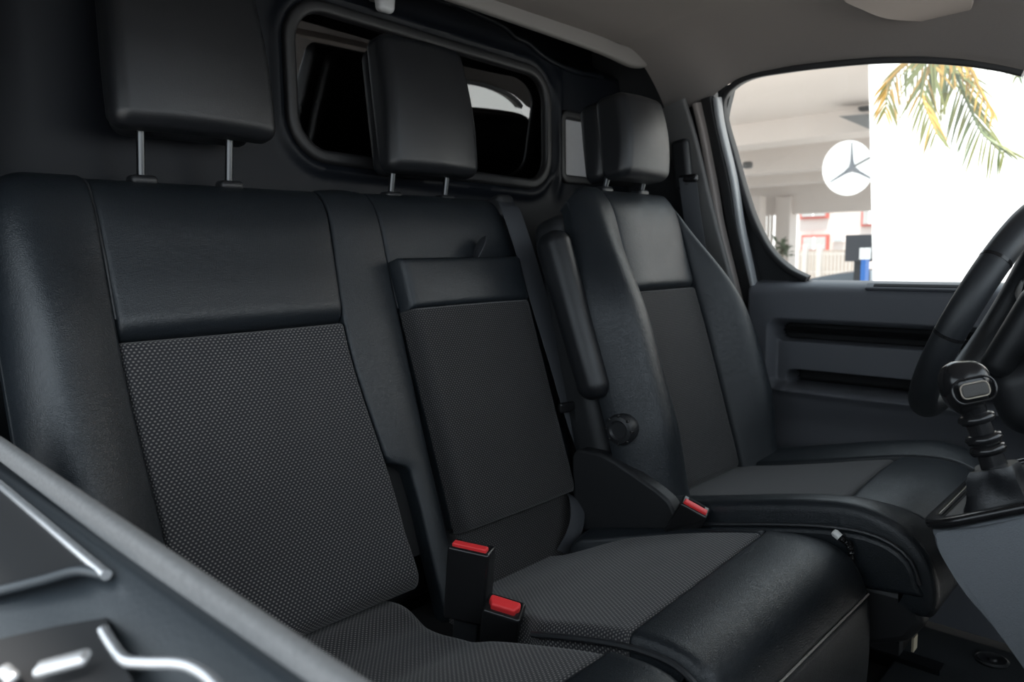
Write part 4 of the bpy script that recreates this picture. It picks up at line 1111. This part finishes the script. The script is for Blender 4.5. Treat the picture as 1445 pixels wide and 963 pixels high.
# pale picket fence in front of the house
fn = root('picket_fence', (17.0, 5.0, GZ), 'pale picket fence in front of the house beyond the hall', 'fence')
ya, yb = onX(1128, 370, 17)[1], onX(1216, 370, 17)[1]
zt, zb = zat(1170, 356, 17), zat(1170, 388, 17)
for zz in (zt - 0.04, zb + 0.06):
    g = G(); g.add(*box(17.0, 17.03, min(ya, yb), max(ya, yb), zz - 0.025, zz + 0.025)); link('rail', g, MAT['fence'], fn, smooth=False)
NP = 18
for k in range(NP):
    y = yb + (ya - yb) * k / (NP - 1)
    g = G(); g.add(*box(16.97, 17.0, y - 0.012, y + 0.012, GZ, zt)); link('picket', g, MAT['fence'], fn, smooth=False)
for px in (1136, 1156):
    y = onX(px, 350, 16.9)[1]; g = G(); g.add(*box(16.86, 16.96, y - 0.05, y + 0.05, GZ, zat(px, 345, 16.9))); link('fence_post', g, MAT['fence'], fn, smooth=False)

g = G(); g.add(*box(17.5, 17.7, onX(1216, 370, 17.5)[1], onX(1126, 370, 17.5)[1], GZ, zat(1170, 353, 17.5)))
gw = root('garden_wall', (17.6, 5.2, GZ), 'low sand coloured garden wall behind the picket fence', 'wall')
link('wall_body', g, plain('garden_wall', (0.40, 0.345, 0.30), 0.9, noise=0.2, nscale=3), gw, smooth=False)
# dark screen on a stand, blue panel beside it, low dark car roof
mon = root('screen', tuple(onX(1210, 400, 7.6)), 'black screen on a stand beside the white wall', 'screen')
p, q_ = onX(1196, 332, 7.6), onX(1226, 369, 7.6)
g = G(); g.add(*box(7.55, 7.62, q_[1] - 0.05, p[1], q_[2], p[2])); link('panel', g, plain('screen_black', (0.03, 0.03, 0.035), 0.3), mon, smooth=False)
ym = onX(1212, 350, 7.6)[1]; g = G(); g.add(*box(7.6, 7.68, ym - 0.04, ym + 0.04, GZ, p[2] - 0.1)); link('stand', g, 'black', mon, smooth=False)
bl = root('blue_post', tuple(onX(1221, 380, 7.0)), 'bright blue and white post next to the black screen', 'post')
p, q_ = onX(1218, 362, 7.0), onX(1223, 397, 7.0)
g = G(); g.add(*box(6.95, 7.05, min(p[1], q_[1]), max(p[1], q_[1]), GZ, p[2])); link('post_body', g, plain('post_blue', (0.03, 0.14, 0.45), 0.5), bl, smooth=False)
p, q_ = onX(1217, 350, 7.0), onX(1226, 366, 7.0)
g = G(); g.add(*box(6.93, 7.05, min(p[1], q_[1]), max(p[1], q_[1]), q_[2], p[2])); link('post_cap', g, 'white', bl, smooth=False)
g = G(); cp = [onX(a, b, 8.0) for a, b in [(1140, 394), (1160, 390), (1190, 386), (1228, 382), (1228, 420), (1140, 420)]]
n = len(cp); g.add(cp + [p + np.array((1.5, 0.3, 0)) for p in cp], [tuple(range(n))[::-1], tuple(range(n, 2 * n))] + [(i, (i + 1) % n, n + (i + 1) % n, n + i) for i in range(n)])
cp_root = root('parked_car', tuple(onX(1185, 430, 8.0)), 'dark grey car roof low in the driver window', 'car')
link('roof', g, plain('car_grey', (0.10, 0.12, 0.14), 0.35), cp_root, smooth=False)

# potted plant by the posts
pl = root('leafy_plant', tuple(onX(1104, 400, 12.4)), 'small grey green leafy plant against the hall post', 'plant')
c_ = onX(1104, 352, 12.4)
g = G()
for k in range(46):
    d_ = nrm((random.uniform(-1, 1), random.uniform(-1, 1), random.uniform(-.6, 1))); L__ = random.uniform(0.10, 0.26)
    o = c_ + np.array((random.uniform(-.05, .05), random.uniform(-.10, .10), random.uniform(-.12, .10)))
    s_ = nrm(np.cross(d_, (0.3, 0.2, 1))) * 0.03
    g.add([o, o + d_ * L__ * .5 + s_, o + d_ * L__ - np.array((0, 0, .03)), o + d_ * L__ * .5 - s_, o + d_ * L__ * .5 + np.array((0, 0, .008))], [(0, 1, 4), (1, 2, 4), (2, 3, 4), (3, 0, 4)])
link('foliage', g, plain('plant_green', (0.16, 0.19, 0.13), 0.6, noise=0.3), pl, kind='stuff')
g = G(); g.add(*sweep([(c_[0], c_[1], GZ), c_], circ(0.02, 6))); link('stem', g, plain('plant_stem', (0.2, 0.17, 0.12), 0.8), pl)
g = G(); g.add(*lathe([(0, 0), (0.12, 0), (0.16, 0.25), (0, 0.25)], np.eye(3), (c_[0], c_[1], GZ), 14)); link('pot', g, plain('pot_grey', (0.35, 0.34, 0.33), 0.8), pl)

# palm with fronds hanging into the window
palm = root('palm_tree', (4.1, 0.30, GZ), 'palm tree with drooping green and golden fronds before the white wall', 'tree')
crown = np.array((4.1, 0.42, 2.25))
g = G(); g.add(*sweep(smooth_path([(4.1, 0.30, GZ), (4.12, 0.32, 0.5), (4.1, 0.38, 1.5), crown], 6), circ(0.09, 14), scale=lambda q: 1.1 - 0.3 * q)); link('trunk', g, plain('palm_trunk', (0.22, 0.18, 0.14), 0.9, noise=0.4, nscale=20), palm)
def frond(px, X, n, L0, mats, drop_, spread, seed, tipc=None):
    rnd = random.Random(seed)
    P = [crown] + [onX(a, b, X + dx_) for (a, b, dx_) in px]
    P = smooth_path(P, 10)
    g = G(); g.add(*sweep(P, circ(0.010, 6), scale=lambda q: 1.2 - 0.95 * q)); fr_ = link('frond', g, mats[1], palm)
    gl_ = [G(), G()]
    P = np.array(P); d = np.r_[0, np.cumsum(np.linalg.norm(np.diff(P, axis=0), axis=1))]
    for k in range(n):
        q = 0.22 + 0.78 * (k + 0.5) / n
        s_ = q * d[-1]
        p = np.array([np.interp(s_, d, P[:, i]) for i in range(3)])
        p2 = np.array([np.interp(min(d[-1], s_ + 0.02), d, P[:, i]) for i in range(3)]); t = nrm(p2 - p + 1e-9)
        for sd_ in (-1, 1):
            out_ = nrm(np.cross(t, (0.75, 0.5, 0.45))) * sd_
            dirn = nrm(out_ * spread + t * 0.55 + np.array((0, 0, -drop_)) + np.array([rnd.uniform(-.16, .16) for _ in range(3)]))
            L__ = L0 * (0.35 + 0.65 * math.sin(math.pi * min(1, 0.25 + 0.75 * q)) ** 0.6) * rnd.uniform(0.75, 1.1)
            wd = 0.0058 * rnd.uniform(0.8, 1.3)
            sdv = nrm(np.cross(dirn, (0.6, 0.6, 0.2)))
            V = []; m = 5
            for j in range(m + 1):
                f = j / m
                c = p + dirn * L__ * f + np.array((0, 0, -0.35 * drop_ * L__ * f * f))
                w_ = wd * (0.35 + 1.3 * f * (1 - f) * 2) * (1 - f ** 4) + 0.0004
                V += [c - sdv * w_, c + np.array((-0.5, 0, 0.5)) * w_ * 0.5, c + sdv * w_]
            F = []
            for j in range(m):
                o = 3 * j; F += [(o, o + 1, o + 4, o + 3), (o + 1, o + 2, o + 5, o + 4)]
            gl_[0 if rnd.random() < 0.62 else 1].add(V, F)
    link('leaflets', gl_[0], mats[0], fr_, kind='stuff', smooth=False)
    link('leaflets', gl_[1], mats[1], fr_, kind='stuff', smooth=False)
def leafm(name, c):
    m = plain(name, c, 0.5, noise=0.35, nscale=9)
    nt = m.node_tree; b = nt.nodes['Principled BSDF']
    b.inputs['Transmission Weight'].default_value = 0.0
    return m
green = leafm('leaf_olive', (0.17, 0.18, 0.055)); gold = leafm('leaf_gold', (0.50, 0.30, 0.07)); dk = leafm('leaf_dark', (0.10, 0.13, 0.05))
frond([(1330, 62, 0.1), (1350, 105, 0.0), (1368, 150, 0.0), (1388, 190, -0.05), (1420, 213, -0.1)], 4.0, 44, 0.26, (green, dk), 0.75, 0.8, 1)
frond([(1320, 60, 0.2), (1285, 85, 0.2), (1258, 115, 0.2), (1248, 160, 0.2)], 4.1, 40, 0.24, (gold, green), 0.8, 0.8, 2)
frond([(1330, 60, -0.1), (1312, 95, -0.1), (1302, 135, -0.1), (1322, 190, -0.1)], 3.9, 36, 0.22, (green, gold), 0.8, 0.75, 3)
frond([(1345, 60, 0.0), (1366, 90, 0.0), (1385, 130, 0.0), (1404, 160, 0.0)], 3.95, 22, 0.14, (gold, gold), 0.9, 0.45, 4)
frond([(1420, 55, 0.3), (1436, 85, 0.3), (1436, 110, 0.3)], 4.2, 16, 0.13, (dk, green), 0.9, 0.6, 5)
